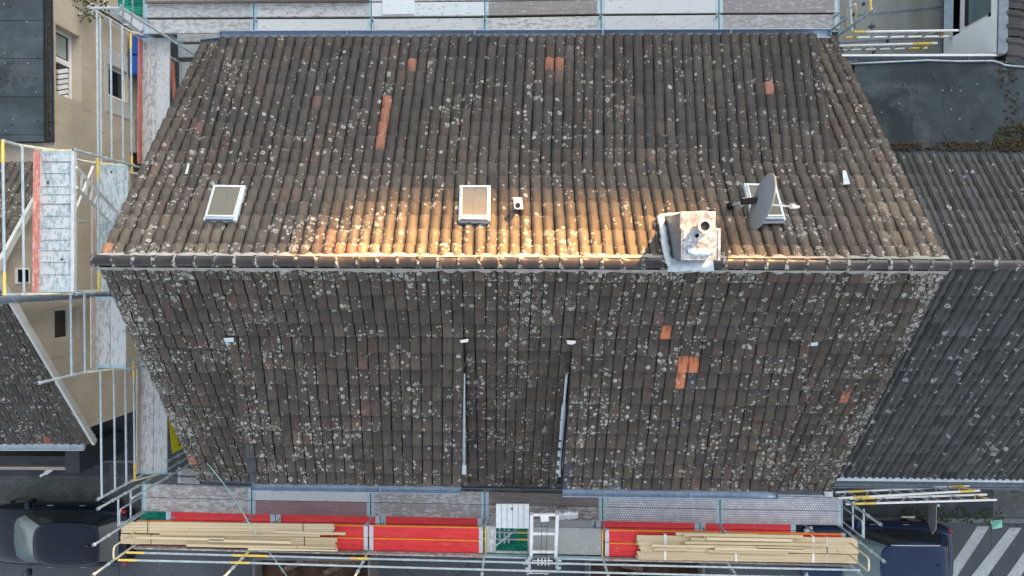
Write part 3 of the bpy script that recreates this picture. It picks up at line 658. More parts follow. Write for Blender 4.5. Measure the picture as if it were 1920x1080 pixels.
mb = MB(); mb.tube((fc.x, fc.y, zn-.2), (fc.x, fc.y, ZT+.20), .085, 20); mb.tube((fc.x, fc.y, ZT+.10), (fc.x, fc.y, ZT+.13), .105, 20); mb.tube((fc.x, fc.y, ZT+.02), (fc.x, fc.y, ZT+.05), .12, 20)
m = 20; r0, r1 = .108, .07
mb.add([(fc.x+math.cos(6.2832*i/m)*r, fc.y+math.sin(6.2832*i/m)*r, z) for r, z in ((r0, ZT+.17), (r0, ZT+.235), (r1, ZT+.235), (r1, ZT+.19)) for i in range(m)], [(a*m+i, a*m+(i+1) % m, (a+1)*m+(i+1) % m, (a+1)*m+i) for a in range(3) for i in range(m)])
mb.build('flue', 'chimney_metal', chim, smooth=False)
mb = MB(); mb.tube((fc.x, fc.y, ZT+.19), (fc.x, fc.y, ZT+.206), .069, 20); mb.build('flue_opening', 'black_plastic', chim)
strip(fline([(1239, 404), (1244, 440), (1252, 480), (1257, 498)], zf_rear, .10, 8), .11, 'lead', chim, 'flashing', .03, .014)
strip([P(1252+i*7.1, 497+(i % 3)*.5, ZR+.16-.02*(i % 2)) for i in range(13)], .20, 'lead', chim, 'flashing', .05, .016)
strip([on(1236+i*9, 404-i*.6, zf_rear, .09) for i in range(11)], .06, 'lead', chim, 'flashing', .02, .008)

# ============================================================ SATELLITE DISH
mbase = on(1370, 386, zf_rear); mtop = Vector((mbase.x, mbase.y, mbase.z+.78))
dish = thing('satellite_dish', 'grey satellite dish on a short mast beside the metal clad chimney', 'satellite dish', mbase)
mb = MB(); mb.tube(mbase-Vector((0, 0, .1)), mtop, .026, 12); mb.build('mast', 'galvanised', dish, smooth=False)
mb = MB(); mb.tube(mbase-Vector((0, 0, .06)), mbase+Vector((0, 0, .16)), .07, 12, .035); mb.build('boot', 'black_rubber', dish)
dc = P(1427, 377, 10.05)
yaw, el = D2R(14), D2R(-3)
nrm = Vector((math.cos(el)*math.cos(-yaw), math.cos(el)*math.sin(-yaw), math.sin(el)))
sidev = Vector((0, 0, 1)).cross(nrm).normalized(); upv = nrm.cross(sidev)
mb = MB(); Rr = .445; rows = []
prof = [(k/8, (k/8)**2*.075) for k in range(9)]
for rr, dz in prof+[(1.03, .078), (1.03, .066), (1.0, .06)]+[(k/8, (k/8)**2*.075-.012) for k in range(7, -1, -1)]:
    rows.append([dc+(sidev*math.cos(t)+upv*math.sin(t))*Rr*rr+nrm*(dz-.05) for t in [2*math.pi*i/40 for i in range(41)]])
mb.grid(rows); mb.build('reflector', 'dish_grey', dish, smooth=True)
lo = dc-upv*Rr*.98; lnb = dc+nrm*.52-upv*.36
lnb = P(1493, 388, 9.74)
mb = MB(); mb.beam(lo-nrm*.04, lnb, .03, .035); mb.build('feed_arm', 'aluminium', dish)
mb = MB(); mb.tube(lnb-Vector((.0, 0, 0)), lnb+(dc-lnb).normalized()*.12, .03, 12, .045); mb.tube(lnb, lnb+Vector((.05, 0, .0)), .022, 10); mb.build('receiver', 'white_paint', dish, smooth=False)
mb = MB(); mb.beam(mtop-Vector((.02, 0, .06)), dc-nrm*.06, .10, .09); mb.build('bracket', 'black_plastic', dish, bevel=.008)
mb = MB(); mb.beam(mtop-Vector((.05, .05, .1)), mtop+Vector((.06, .04, -.05)), .09, .06); mb.box(mtop-Vector((0, 0, .02)), (.07, .12, .05)); mb.build('clamp', 'galvanised', dish, bevel=.006)

# ============================================================ SCAFFOLD
def deck(px4, z, mat, parent, plates=True, pw=.075, th=.055, plate_mat='steel_plate', axis='x'):
    """px4: tl, tr, br, bl in photo pixels"""
    q = [P(x, y, z) for x, y in px4]; tl, tr, br, bl = q; c = (tl+tr+br+bl)/4
    q = [v+(c-v).normalized()*.004 for v in q]; tl, tr, br, bl = q
    mb = MB(); mb.prism([bl, br, tr, tl], th); ob = mb.build('deck_board', mat, parent, bevel=.004)
    if plates:
        ends = (((tl, bl), (tr, br)) if axis == 'x' else ((tl, tr), (bl, br)))
        for k, (a, b) in enumerate(ends):
            a2, b2 = ends[1-k]; u = ((a2+b2)/2-(a+b)/2).normalized()
            e = [a, b, b+u*pw, a+u*pw]; e = [v+Vector((0, 0, .003)) for v in e]
            if (e[1]-e[0]).cross(e[2]-e[0]).z < 0: e = e[::-1]
            m2 = MB(); m2.prism(e, th+.01)
            for f_ in (.15, .85):
                pp = a*(1-f_)+b*f_+u*pw*.5; m2.tube(pp+Vector((0, 0, .0)), pp+Vector((0, 0, .010)), .011, 6)
            m2.build('end_plate', plate_mat, ob)
    return ob
def tube_part(parent, p, q, r=.0242, mat='galvanised', name='guard_rail'):
    mb = MB(); mb.tube(p, q, r, 10); return mb.build(name, mat, parent, smooth=False)
def rail(parent, p, q, ends=None, name='guard_rail', mat='galvanised', r=.0215):
    """rail with optional painted end sleeves"""
    o = tube_part(parent, p, q, r, mat, name); p, q = Vector(p), Vector(q)
    if ends:
        L = (q-p).length
        for a, b in ((0, .38/L), (1-.38/L, 1)):
            mb = MB(); mb.tube(p+(q-p)*a, p+(q-p)*b, r+.003, 10); mb.build('painted_end', ends, o)
    return o
def post(parent, px, py, zt, zb=0.0, mat='galvanised', band=None):
    p = P(px, py, zt); mb = MB(); mb.tube((p.x, p.y, zb), p, .0242, 10); 
    k = p.z-.06
    while k > max(zb, p.z-6): mb.tube((p.x, p.y, k-.012), (p.x, p.y, k+.012), .036, 8); k -= .5
    o = mb.build('standard', mat, parent)
    m2 = MB(); m2.tube((p.x, p.y, p.z-.002), (p.x, p.y, p.z+.004), .017, 10); m2.build('tube_mouth', 'black_plastic', o)
    if band:
        m2 = MB(); m2.tube((p.x, p.y, band[0]), (p.x, p.y, band[1]), .027, 10); m2.build('painted_band', 'yellow_paint', o)
    return p
def toe(parent, p, q, mat='toe_wood', h=.15, w=.03):
    mb = MB(); mb.beam(Vector(p)+Vector((0, 0, h/2)), Vector(q)+Vector((0, 0, h/2)), w, h); return mb.build('toe_board', mat, parent, bevel=.004)
def uframe(parent, pts, mat='galvanised', r=.019, name='guard_frame'):
    # rounded path
    pts = [Vector(p) for p in pts]; out = [pts[0]]
    for a, b, c in zip(pts[:-2], pts[1:-1], pts[2:]):
        k = min(.09, (a-b).length*.3, (c-b).length*.3); p0 = b+(a-b).normalized()*k; p1 = b+(c-b).normalized()*k
        out += [p0*(1-t)**2+b*2*t*(1-t)+p1*t*t for t in (0, .33, .67, 1)]
    out.append(pts[-1]); mb = MB(); mb.path(out, r, 10); return mb.build(name, mat, parent, smooth=True)

# ---- street scaffold
ZS, ZRD, ZL = 5.40, 5.75, 3.8
sc = thing('street_scaffold', 'long street scaffold with grey and red plank decks along the lower eaves', 'scaffold', P(920, 960, 0))
XJ = [268, 472, 695, 909, 1130, 1350, 1578]
YT = [908, 914, 920, 922, 928, 931, 933]; YM = [932, 938, 942, 946, 951, 955, 959]; YB = [958, 964, 968, 972, 977, 982, 985]
inner = ['deck_wood', 'deck_wood_pale', 'deck_wood', 'deck_wood_brown', 'deck_perforated', 'deck_perforated']; outer = ['deck_wood', 'deck_wood_maroon', 'deck_wood', 'deck_wood_brown', 'deck_perforated', 'deck_perforated']
for i in range(6):
    a, b = XJ[i]+.7, XJ[i+1]-.7
    deck([(a, YT[i]), (b, YT[i+1]), (b, YM[i+1]-.4), (a, YM[i]-.4)], ZS, inner[i], sc)
    deck([(a, YM[i]+.4), (b, YM[i+1]+.4), (b, YB[i+1]), (a, YB[i])], ZS, outer[i], sc)
    # transoms under the joints
for i in range(7):
    tube_part(sc, P(XJ[i], YT[i]-4, ZS-.09), P(XJ[i], YB[i]+4, ZS-.09), .024, 'galvanised', 'transom')
# red bracket decks
def yr(x, k):  # top / mid / bottom edge of the red decks
    return {'t': 976+(x-255)*.0186, 'm': 999+(x-255)*.0205, 'b': 1021.5+(x-255)*.0245}[k]
for a, b in ((256, 471), (472, 690), (692, 906), (1134, 1361), (1362, 1586)):
    for s, e in (('t', 'm'), ('m', 'b')):
        ob = deck([(a, yr(a, s)+.3), (b, yr(b, s)+.3), (b, yr(b, e)-.3), (a, yr(a, e)-.3)], ZRD, 'deck_red', sc, pw=.09, plate_mat='aluminium')
        mb = MB(); mb.beam(P(a+8, yr(a, s)+1.3, ZRD+.012), P(b-8, yr(b, s)+1.3, ZRD+.012), .028, .024); mb.build('edge_strip', 'orange_paint', ob)
# aluminium hatch deck of the middle bay
for q in ([(912, 986), (930, 986.5), (930, 1037), (912, 1036)], [(989, 988), (1128, 991), (1128, 1041), (989, 1038)]):
    deck(q, ZRD, 'deck_ply', sc, plates=False)
deck([(930, 1033.5), (989, 1035), (989, 1038.5), (930, 1037)], ZRD, 'deck_ply', sc, plates=False)
deck([(930, 986), (989, 987), (989, 990), (930, 989)], ZRD, 'deck_ply', sc, plates=False)
for x in (910.5, 1129.5):
    mb = MB(); mb.beam(P(x, yr(x, 't'), ZRD-.02), P(x, yr(x, 'b'), ZRD-.02), .03, .05); mb.build('transom', 'yellow_paint', sc)
for (a, b) in ((256, 471), (471, 690), (690, 908), (908, 1130), (1132, 1361), (1361, 1588)):
    toe(sc, P(a, yr(a, 'b')+2, ZRD), P(b, yr(b, 'b')+2, ZRD), 'deck_wood_brown' if a != 908 else 'steel_plate')
# lower level seen through the gap
for a, b in ((311, 516), (517, 713), (714, 905), (1117, 1312), (1313, 1492)):
    for y0, y1 in ((950, 974), (975, 999)):
        k = .012
        deck([(a, y0+(a-300)*.017), (b, y0+(b-300)*.017), (b, y1+(b-300)*.017), (a, y1+(a-300)*.017)], ZL, 'deck_red', sc, pw=.12, plate_mat='steel_plate')
deck([(908, 962), (1115, 966), (1115, 990), (908, 985)], ZL, 'deck_ply', sc)
# guard rails on the street side
RP = [(238, 1036), (470, 1042), (690, 1047.5), (907, 1053), (1134, 1058.5), (1360, 1063.5), (1612, 1069)]
RP2 = [(222, 1050), (468, 1055.5), (686, 1062), (905, 1068), (1137, 1074), (1368, 1079.5), (1630, 1085)]
for i in range(6):
    for pts, z in ((RP, 6.25), (RP2, 6.7)):
        rail(sc, P(*pts[i], z), P(*pts[i+1], z), 'yellow_paint' if i < 2 and (i == 0 or z < 6.5) else None)
# outer standards: they stand on the red deck line and lean out of the picture
OPX = [(250, 1024), (470, 1030), (689, 1037), (908, 1041), (1130, 1045), (1360, 1050), (1590, 1056)]
for i, (x, y) in enumerate(OPX):
    p = P(x, y, ZRD); q = project((p.x, p.y, 7.3))
    post(sc, q[0], q[1], 7.3, 0, band=((5.95, 6.12) if 0 < i < 3 else None))
for i, (x, y) in enumerate(zip(XJ, YB)):
    p = P(x, y+4, ZS); top = (7.35 if i in (0, 6) else 5.85); q = project((p.x, p.y, top)); post(sc, q[0], q[1], top)
for x, y in ((268, 906), (1578, 932)):
    p = P(x, y, ZS); q = project((p.x, p.y, 7.2)); post(sc, q[0], q[1], 7.2)
# end guards
def endframe(px, ya, yb, z0, z1, mat):
    a, b = P(px, ya, z0), P(px, yb, z0); zt = Vector((0, 0, z1-z0)); uframe(sc, [a, a+zt, b+zt, b], mat)
for px, s in ((267, 1), (1580, -1)):
    ya = 930 if s > 0 else 950; endframe(px, ya, ya+28, 5.5, 6.45, 'galvanised')
    endframe(px-14*s, ya+68, ya+92, 5.9, 6.75, 'pale_yellow')
    a, b = P(px, ya-23, ZS), P(px, ya+28, ZS)
    for z in (5.9, 6.4): tube_part(sc, Vector((a.x, a.y, z)), Vector((b.x, b.y, z)), .02)
# perforated brackets beside the dormer gutters
for q in ([(1456, 927), (1545, 929), (1545, 935), (1456, 933)], [(1546, 920), (1562, 920), (1562, 933), (1546, 933)]):
    deck(q, 5.5, 'deck_steel_worn', sc, plates=False)
deck([(333, 877), (372, 880), (378, 893), (333, 891)], 3.9, 'deck_wood_pale', sc); deck([(333, 894), (374, 896), (374, 908), (333, 906)], 3.9, 'deck_wood_pale', sc)

# ---- rear scaffold
rs = thing('rear_scaffold', 'rear scaffold with two rows of pale worn plank decks behind the upper eaves', 'scaffold', P(920, 30, 0))
XJ2 = [270, 476, 696, 909, 1127, 1348, 1572]
AT = [37, 36, 35.5, 34, 30, 28, 27]; AB = [63, 62, 60.5, 57, 55, 54, 53]; BT = [7, 6, 5, 3, 0, -1, -2]; BB = [32.5, 31.5, 30.5, 29, 25.5, 24, 23.5]
mats_a = ['deck_wood_pale', 'deck_wood_pale', 'deck_wood_pale', 'deck_wood', 'deck_wood_pale', 'deck_wood_pale']; mats_b = ['deck_wood_pale', 'deck_wood', 'deck_steel_worn', 'deck_wood', 'deck_wood_pale', 'deck_wood']
for i in range(6):
    a, b = XJ2[i]+.6, XJ2[i+1]-.6
    deck([(a, AT[i]), (b, AT[i+1]), (b, AB[i+1]), (a, AB[i])], ZS, mats_a[i], rs)
    deck([(a, BT[i]), (b, BT[i+1]), (b, BB[i+1]), (a, BB[i])], ZS, mats_b[i], rs, plates=i != 2)
    deck([(a, BT[i]-27), (b, BT[i+1]-27), (b, BT[i+1]-2.5), (a, BT[i]-2.5)], ZS, 'deck_wood_pale', rs)
for i in range(7):
    tube_part(rs, P(XJ2[i], AB[i]+3, ZS-.09), P(XJ2[i], BT[i]-30, ZS-.09), .024, 'galvanised', 'transom')
    p = P(XJ2[i], (AT[i]+BB[i])/2, 5.6); q = project(p); post(rs, q[0], q[1], 5.6)
mb = MB(); mb.prism([P(x, y, ZS+.025) for x, y in ((717, 27), (777, 26.5), (777, 0), (717, 0))], .02); mb.build('hatch_lid', 'deck_steel_worn', rs)
toe(rs, P(275, 4.5, ZS), P(694, 2.5, ZS), 'toe_wood')
for i in range(3, 6):
    mb = MB(); mb.beam(P(XJ2[i]+10, (AT[i]+BB[i])/2+.5, ZS-.12), P(XJ2[i+1]-10, (AT[i+1]+BB[i+1])/2+.5, ZS-.12), .05, .05); mb.build('ledger', 'moss', rs)
for q, z in (([(332, 63), (412, 63), (412, 78), (332, 78)], 4.6), ([(334, 83), (378, 83), (366, 107), (334, 107)], 4.6), ([(336, 116), (362, 116), (345, 165), (336, 160)], 4.6)):
    deck(q, z, 'deck_wood_pale', rs)
toe(rs, P(326, 116, 4.6), P(330, 190, 4.6), 'toe_red')
# end posts and guard frames at the right end
for (x, y, zt) in ((1640, 17, 7.2), (1592, 30, 6.5)): post(rs, x, y, zt)
p0 = P(1578, 58, ZS); uframe(rs, [P(1586, 57, 5.7), P(1588, 20, 6.3), P(1605, 6, 6.7), P(1603, 52, 5.9)], 'pale_yellow')
tube_part(rs, P(1597, 60, 5.8), P(1593, -20, 5.8), .024); rail(rs, P(1633, 22, 6.6), P(1630, -40, 6.6), 'yellow_paint')
tube_part(rs, P(1566, 68, 5.3), P(1640, 18, 7.1), .022, name='brace')
deck([(1530, 56), (1560, 55), (1560, 65), (1530, 66)], 5.5, 'white_sheet' if False else 'deck_steel_worn', rs, plates=False)

# ---- gable scaffold on the left
gs = thing('gable_scaffold', 'tall narrow scaffold with stepped platforms standing against the left gable', 'scaffold', (-8.3, -.2, 0))
ZA, ZB, ZD = 8.65, 6.87, 5.11
top = deck([(75, 283), (141, 283), (141, 548), (73, 548)], ZA, 'deck_steel_worn', gs, axis='y', pw=.05)
mb = MB()
for y in (303.5, 382.5):
    mb.beam(P(80, y, ZA+.006), P(134, y, ZA+.006), .012, .006)
for y in (325, 350, 365, 405, 428, 450, 470, 492, 515): mb.beam(P(80, y, ZA+.004), P(134, y, ZA+.004), .006, .006)
mb.build('hatch_seams', 'zinc_dark', top)
mb = MB(); mb.beam(P(138, 284, ZA+.03), P(137.5, 547, ZA+.03), .06, .06); mb.build('edge_profile', 'aluminium', top)
for x, y in ((90, 342), (116, 486)):
    c = P(x, y, ZA+.008); mb = MB(); mb.tube(c, c+Vector((0, 0, .004)), .022, 12); mb.build('finger_hole', 'black_plastic', top)
deck([(181, 310), (240, 310), (240, 549), (181, 549)], ZB, 'deck_steel_worn', gs, axis='y', pw=.05)
c = P(209, 323, ZB+.006); mb = MB(); mb.tube(c, c+Vector((0, 0, .004)), .022, 12); mb.build('finger_hole', 'black_plastic', gs)
deck([(178.5, 556), (206.3, 556), (206.3, 690), (178.5, 690)], ZB, 'deck_wood', gs, axis='y'); deck([(207, 556), (236, 556), (236, 690), (207, 690)], ZB, 'deck_wood_pale', gs, axis='y')
for (y0, y1) in ((71, 308), (309, 548), (549, 688), (689, 888)):
    f_ = lambda y: 267.5-(y-70)*.0068
    for k, m_ in ((0, 'deck_wood'), (1, 'deck_wood_pale')):
        deck([(f_(y0)+k*25.6, y0), (f_(y0)+25+k*25.6, y0), (f_(y1)+25+k*25.6, y1), (f_(y1)+k*25.6, y1)], ZD, m_, gs, axis='y')
toe(gs, P(74, 283, ZA), P(72, 547, ZA), 'toe_red'); toe(gs, P(180, 312, ZB), P(180, 549, ZB)); toe(gs, P(178, 556, ZB), P(178, 689, ZB))
toe(gs, P(266, 74, ZD), P(264.5, 308, ZD), 'toe_red'); toe(gs, P(263, 690, ZD), P(262, 886, ZD))
yof = lambda x, y, z: P(x, y, z).y
Yp = [P(270, 71, ZD).y, P(75, 281, ZA).y, P(74, 550, ZA).y, P(180, 692, ZB).y, P(262, 890, ZD).y]
XO, XI = -8.62, -7.96
tops = [(6.95, 7.15), (9.6, 8.72), (9.65, 8.72), (8.75, 7.0), (6.95, 6.9)]
for k, Y in enumerate(Yp):
    for X, zt in ((XO, tops[k][0]), (XI, tops[k][1])):
        q = project((X, Y, zt)); post(gs, q[0], q[1], zt)
    for z in ((ZD-.1,), (ZD-.1, ZB-.1, ZA-.1), (ZD-.1, ZB-.1, ZA-.1), (ZD-.1, ZB-.1), (ZD-.1,))[k]:
        tube_part(gs, (XO, Y, z), (XI, Y, z), .024, 'pale_yellow' if k in (1, 2) else 'galvanised', 'transom')
    # end gussets of the frames
    for z in ((ZD,), (ZD, ZB, ZA), (ZD, ZB, ZA), (ZB,), (ZD,))[k]:
        mb = MB(); mb.beam((XO, Y, z+.55), (XO+.34, Y, z-.06), .03, .03, (0, 1, 0)); mb.build('frame_gusset', 'pale_yellow', gs)
XR = XO+.04
def yrail(x, z, k0, k1, ends=None): rail(gs, (XR, Yp[k0], z), (XR, Yp[k1], z), ends)
for z in (9.62, 9.14): yrail(0, z, 1, 2, 'yellow_paint' if z > 9.5 else None)
for z in (7.82, 7.38): yrail(0, z, 2, 3)
for z, e_ in ((6.85, None), (6.35, None), (5.9, None), (5.55, 'yellow_paint')):
    yrail(0, z, 0, 1, e_); yrail(0, z, 3, 4, e_)
for z in (7.65,): rail(gs, (XR+.45, Yp[1], z), (XR+.45, Yp[2], z), 'yellow_paint')
tube_part(gs, (XO-.15, Yp[0], 6.4), (XO-.15, Yp[1]-.1, 6.4), .02, 'galvanised', 'guard_rail')
# ladder hanging from the top platform
mb = MB(); la, lb = P(143, 314, ZA), P(222, 402, ZB); lc, ld = P(143, 352, ZA), P(205, 416, ZB)
lad = mb.beam(la, lb, .03, .06).build('ladder', 'aluminium', gs); mb = MB(); mb.beam(lc, ld, .03, .06); mb.build('stringer', 'aluminium', lad)
for k in range(1, 8):
    t = k/8; mb = MB(); mb.beam(la+(lb-la)*t, lc+(ld-lc)*t, .035, .025); mb.build('rung', 'aluminium', lad)
tube_part(gs, P(144, 388, 8.3), P(174, 312, 7.2), .02, 'white_paint', 'brace'); tube_part(gs, P(143, 415, ZA-.3), P(168, 415, ZB+.3), .022, 'galvanised', 'transom')
tube_part(gs, (XO, Yp[0], 7.0), (XI+.0, Yp[0], 7.0), .024, 'galvanised', 'transom'); tube_part(gs, (XI, Yp[0]-.02, 7.1), P(365, 103, 4.9), .026, 'galvanised', 'brace')
uframe(gs, [P(232, 0, 7.2), P(229, 45, 6.2), P(244, 48, 6.1), P(250, 20, 6.6), P(247, -10, 7)], 'galvanised', .016)

# lattice girders
def girder(t0, t1, b0, b1, zt, zb, label, yell):
    A, B = P(*t0, zt), P(*t1, zt); Y = (A.y+B.y)/2; C, Dd = Vector(P(*b0, zb)), Vector(P(*b1, zb))
    g = thing('lattice_girder', label, 'girder', (C+Dd)/2-Vector((0, 0, 0)), 'lattice girders cantilevered off the scaffold')
    for (p, q) in ((A, B), (C, Dd)):
        o = tube_part(g, p, q, .0242, 'white_paint', 'chord')
        L = (q-p).length
        for s, e_ in yell:
            mb = MB(); mb.tube(p+(q-p)*s, p+(q-p)*e_, .027, 10); mb.build('painted_band', 'yellow_paint', o)
    n = 6
    for k in range(n):
        s0, s1 = (k+.15)/n, (k+.85)/n; mid = (k+.5)/n
        for s, e_ in ((s0, mid), (s1, mid)):
            a = A+(B-A)*s; b = C+(Dd-C)*e_
            tube_part(g, a, b, .012, 'yellow_paint' if k == n-1 else 'galvanised', 'lattice_bar')
    return g
girder((1600, 60), (1797, 57), (1584, 70.5), (1778, 68.5), 6.2, 5.82, 'upper of the two white and yellow lattice girders over the green grey terrace', ((.0, .12),))
girder((1574, 86), (1757, 81), (1580, 94.5), (1738, 90.5), 6.0, 5.65, 'yellow ended lattice girder nearest the dark flat roof edge, over the terrace', ((.75, .95),))
girder((1572, 934), (1837, 919.5), (1567, 923), (1817, 911), 5.75, 5.4, 'lattice girder nearest the neighbouring gutter above the pavement', ((.1, .22), (.86, .96)))
girder((1586, 945), (1868, 937), (1592, 935), (1850, 927), 5.75, 5.4, 'lower longer lattice girder sticking out over the pavement beside the parked car', ((.05, .2),))
mb = MB(); c = P(1635, 50, 6.35); mb.box(c, (.09, .05, .07)); mb.tube(c+Vector((-.08, 0, 0)), c+Vector((.08, 0, 0)), .014, 8); mb.tube(c+Vector((0, -.07, 0)), c+Vector((0, .07, 0)), .014, 8)
tag(mb.build('coupler', 'dark_metal', None, c), 'dark steel coupler clamped on the upper lattice girder over the terrace', 'coupler')

# ============================================================ MATERIALS ON THE SCAFFOLD
def battens_mb(x0, x1, y0, y1, z, n, layers, jit, slope, seed, w=.92):
    rg = random.Random(seed); mb = MB()
    for l in range(layers):
        for k in range(n):
            ya = y0+(y1-y0)*(k+.5)/n; a = P(x0+rg.uniform(-jit, jit), ya, z+l*.034); b = P(x1+rg.uniform(-jit, jit), ya+slope, z+l*.034)
            ww = abs(P(x0, y0, z).y-P(x0, y1, z).y)/n*w; r = rg.random(); mb.beam(a, b, ww, .032, (0, 0, 1), (r*.7, r*.7, r*.7))
    return mb
def bundle(x0, x1, y0, y1, n, layers, slope, label, seed, straps, smat, z=ZRD+.03, jit=2.5):
    c = P((x0+x1)/2, (y0+y1)/2, ZRD); t = thing('batten_bundle', label, 'timber bundle', c, 'strapped batten bundles on the red deck')
    battens_mb(x0, x1, y0, y1, z, n, layers, jit, slope, seed).build('battens', 'timber', t)
    for xs, wd in straps:
        f_ = (xs-x0)/(x1-x0)*slope; zt = z+layers*.034-.012
        mb = MB(); a, b = P(xs, y0-.5+f_, zt), P(xs, y1+.5+f_, zt); mb.beam(a, b, wd, .006)
        for e_ in (a, b): mb.beam(e_, e_-Vector((0, 0, layers*.034)), wd, .006, (0, 1, 0))
        mb.build('strap', smat, t)
    return t
bundle(230, 625, 978, 999, 4, 4, 4, 'pale batten bundle with black straps nearest the roof on the left red deck', 1, ((277, .012), (568, .012)), 'black_plastic')
bundle(228, 630, 1001, 1019, 4, 3, 7, 'pale batten bundle with black straps on the street side of the left red deck', 2, ((283, .012), (571, .012)), 'black_plastic')
bundle(1195, 1606, 1003, 1021, 4, 3, 5, 'brownish batten bundle nearest the roof on the right red deck, right of the hatch', 3, ((1247, .05), (1250, .01), (1525, .05), (1551, .012)), 'white_paint')
bundle(1199, 1608, 1021, 1033, 3, 3, 5, 'brownish middle batten bundle under loose battens on the right red deck', 4, ((1551, .012),), 'black_plastic', jit=3)
bundle(1194, 1606, 1033, 1049, 4, 3, 7, 'brownish batten bundle on the street edge of the right red deck', 5, ((1247, .05), (1380, .05), (1525, .05), (1551, .012)), 'white_paint')
def batten(x0, x1, y0, y1, z, label, group, w=.055, r=.8):
    mb = MB(); a, b = P(x0, y0, z), P(x1, y1, z); mb.beam(a, b, w, .035, (0, 0, 1), (r, r, r))
    return tag(mb.build('loose_batten', 'timber', None, (a+b)/2-Vector((0, 0, .018))), label, 'batten', group)
LB = ZRD+.03+4*.034+.02
for x0, x1, y0, y1, lab in ((515, 648, 997, 1000.5, 'short loose batten poking out past the left bundles in the middle'), (300, 600, 1000.5, 1004, 'long loose batten lying in the dip between the two left bundles'),
        (350, 632, 1022, 1028, 'loose batten on the street edge of the left bundles'), (392, 546, 1013, 1017, 'loose batten on top of the street side left bundle'), (465, 633, 1029, 1031, 'lowest loose batten beside the left bundles, its end level with theirs'),
        (255, 420, 1008, 1011, 'loose batten near the strapped end of the street side left bundle')):
    batten(x0, x1, y0, y1, LB-.03, lab, 'loose battens on the left bundles', r=hashr(x0, 3))
LR = ZRD+.03+3*.034+.02
for i, (x0, x1, y0, y1, lab) in enumerate(((1267, 1420, 1000.5, 1003, 'short loose batten topmost over the roof side right bundle'), (1282, 1505, 1001.5, 1006, 'loose batten running beside the red strip at the roof edge of the right bundles'),
        (1320, 1468, 1005.5, 1007.5, 'upper short wide loose batten on the right bundles'), (1325, 1486, 1010, 1013, 'loose batten in the middle upper row of the right bundles'), (1296, 1324, 1010, 1011, 'very short batten offcut on the roof side right bundle'),
        (1284, 1550, 1017, 1021, 'longest pale loose batten across the middle of the right bundles'), (1282, 1462, 1023.5, 1026, 'pale loose batten just under the longest one on the right bundles'), (1222, 1285, 1022.5, 1024.5, 'short brown loose batten at the left end of the right pile'),
        (1227, 1292, 1029, 1030, 'short pale loose batten below the brown one at the left end of the right pile'), (1340, 1505, 1028.5, 1031, 'brown loose batten with a dark end on the right pile'), (1328, 1477, 1032.5, 1036, 'lowest pale loose batten on the right pile'), (1420, 1508, 1026, 1027.5, 'short brown loose batten at the right end of the right pile'))):
    batten(x0, x1, y0, y1, LR+.036*(i % 2), lab, 'loose battens on the right bundles', .06, hashr(i, 8))
# hatch lid, foil, hoist
mb = MB(); q = [P(930, 990, 5.82), P(992, 991, 5.82), P(992, 945, 6.0), P(930, 945, 6.0)]; mb.prism(q, .03); c = P(961, 968, 5.45)
lid = tag(mb.build('hatch_cover', 'white_sheet', None, c), 'white planked hatch cover propped open over the hole in the scaffold deck', 'hatch cover')
mb = MB()
for k in range(1, 6):
    x = 930+k*10.4; mb.beam(P(x, 989.5, 5.826), P(x, 946, 6.004), .006, .006)
g_ = mb.build('grooves', 'zinc_dark', lid)
mb = MB(); c2 = P(960, 954, 5.975); mb.tube(c2, c2+Vector((0, 0, .012)), .022, 12); mb.build('finger_hole', 'black_plastic', lid)
rg = random.Random(9); mb = MB(); rows = []
for i in range(14):
    rows.append([P(1042+i*3.2, 960+j*2.1-(i*.15)+rg.uniform(-.8, .8), 5.70+rg.uniform(0, .09)+.06*math.sin(j*1.1)) for j in range(8)])
mb.grid(rows); m2 = MB(); mb.grid([[v-Vector((0, 0, .13)) for v in r] for r in rows][::-1])
tag(mb.build('tarp', 'foil', None, P(1062, 967, 5.45), smooth=True), 'crumpled white tarp lying on the brown deck beside the ladder hoist', 'tarp')
ho = thing('ladder_hoist', 'white aluminium ladder hoist leaning from the street onto the scaffold deck', 'hoist', P(1015, 1110, 0))
h0l, h0r = P(997, 963, 6.62), P(1045, 963, 6.62); d1_ = Vector((0, -1.15, -.62)).normalized(); d2_ = Vector((0, -.45, -1)).normalized(); L1 = 1.62
kl, kr = h0l+d1_*L1, h0r+d1_*L1; n1, n2 = Vector((0, -.47, .88)), Vector((0, -.91, .41))
for a, k in ((h0l, kl), (h0r, kr)):
    mb = MB(); mb.beam(a, k, .07, .10, (0, 0, 1)); mb.beam(k-d2_*.03, k+d2_*5.6, .066, .096, (0, 1, 0)); mb.build('rail', 'aluminium', ho, bevel=.006)
for o_, d_, n_, t0 in ((h0l, d1_, 3, .03), (kl, d2_, 9, .3)):
    for k in range(n_):
        mb = MB(); a = o_+d_*(t0+k*.56); b = a+(h0r-h0l); mb.beam(a+Vector((.035, 0, 0)), b-Vector((.035, 0, 0)), .055, .05, (0, 0, 1)); mb.build('rung', 'white_paint', ho)
mb = MB(); mb.box((h0l+h0r)/2+d1_*.06+n1*.05, (.17, .20, .05), Matrix.Rotation(.5, 3, 'X') @ Matrix.Rotation(.1, 3, 'Z')); mb.build('head_plate', 'white_paint', ho, bevel=.006)
for sx in (-.05, .06):
    mb = MB(); a = (h0l+h0r)/2+Vector((sx, 0, .05)); mb.tube(a, a+d1_*L1, .005, 6); mb.build('cable', 'dark_metal', ho)
cl, cr = h0l+d1_*1.42+n1*.10, h0r+d1_*1.42+n1*.10; cmid = (cl+cr)/2
car = MB().beam(cl+d1_*.04, cr+d1_*.04, .26, .10, n1).build('carriage', 'black_plastic', ho, bevel=.02)
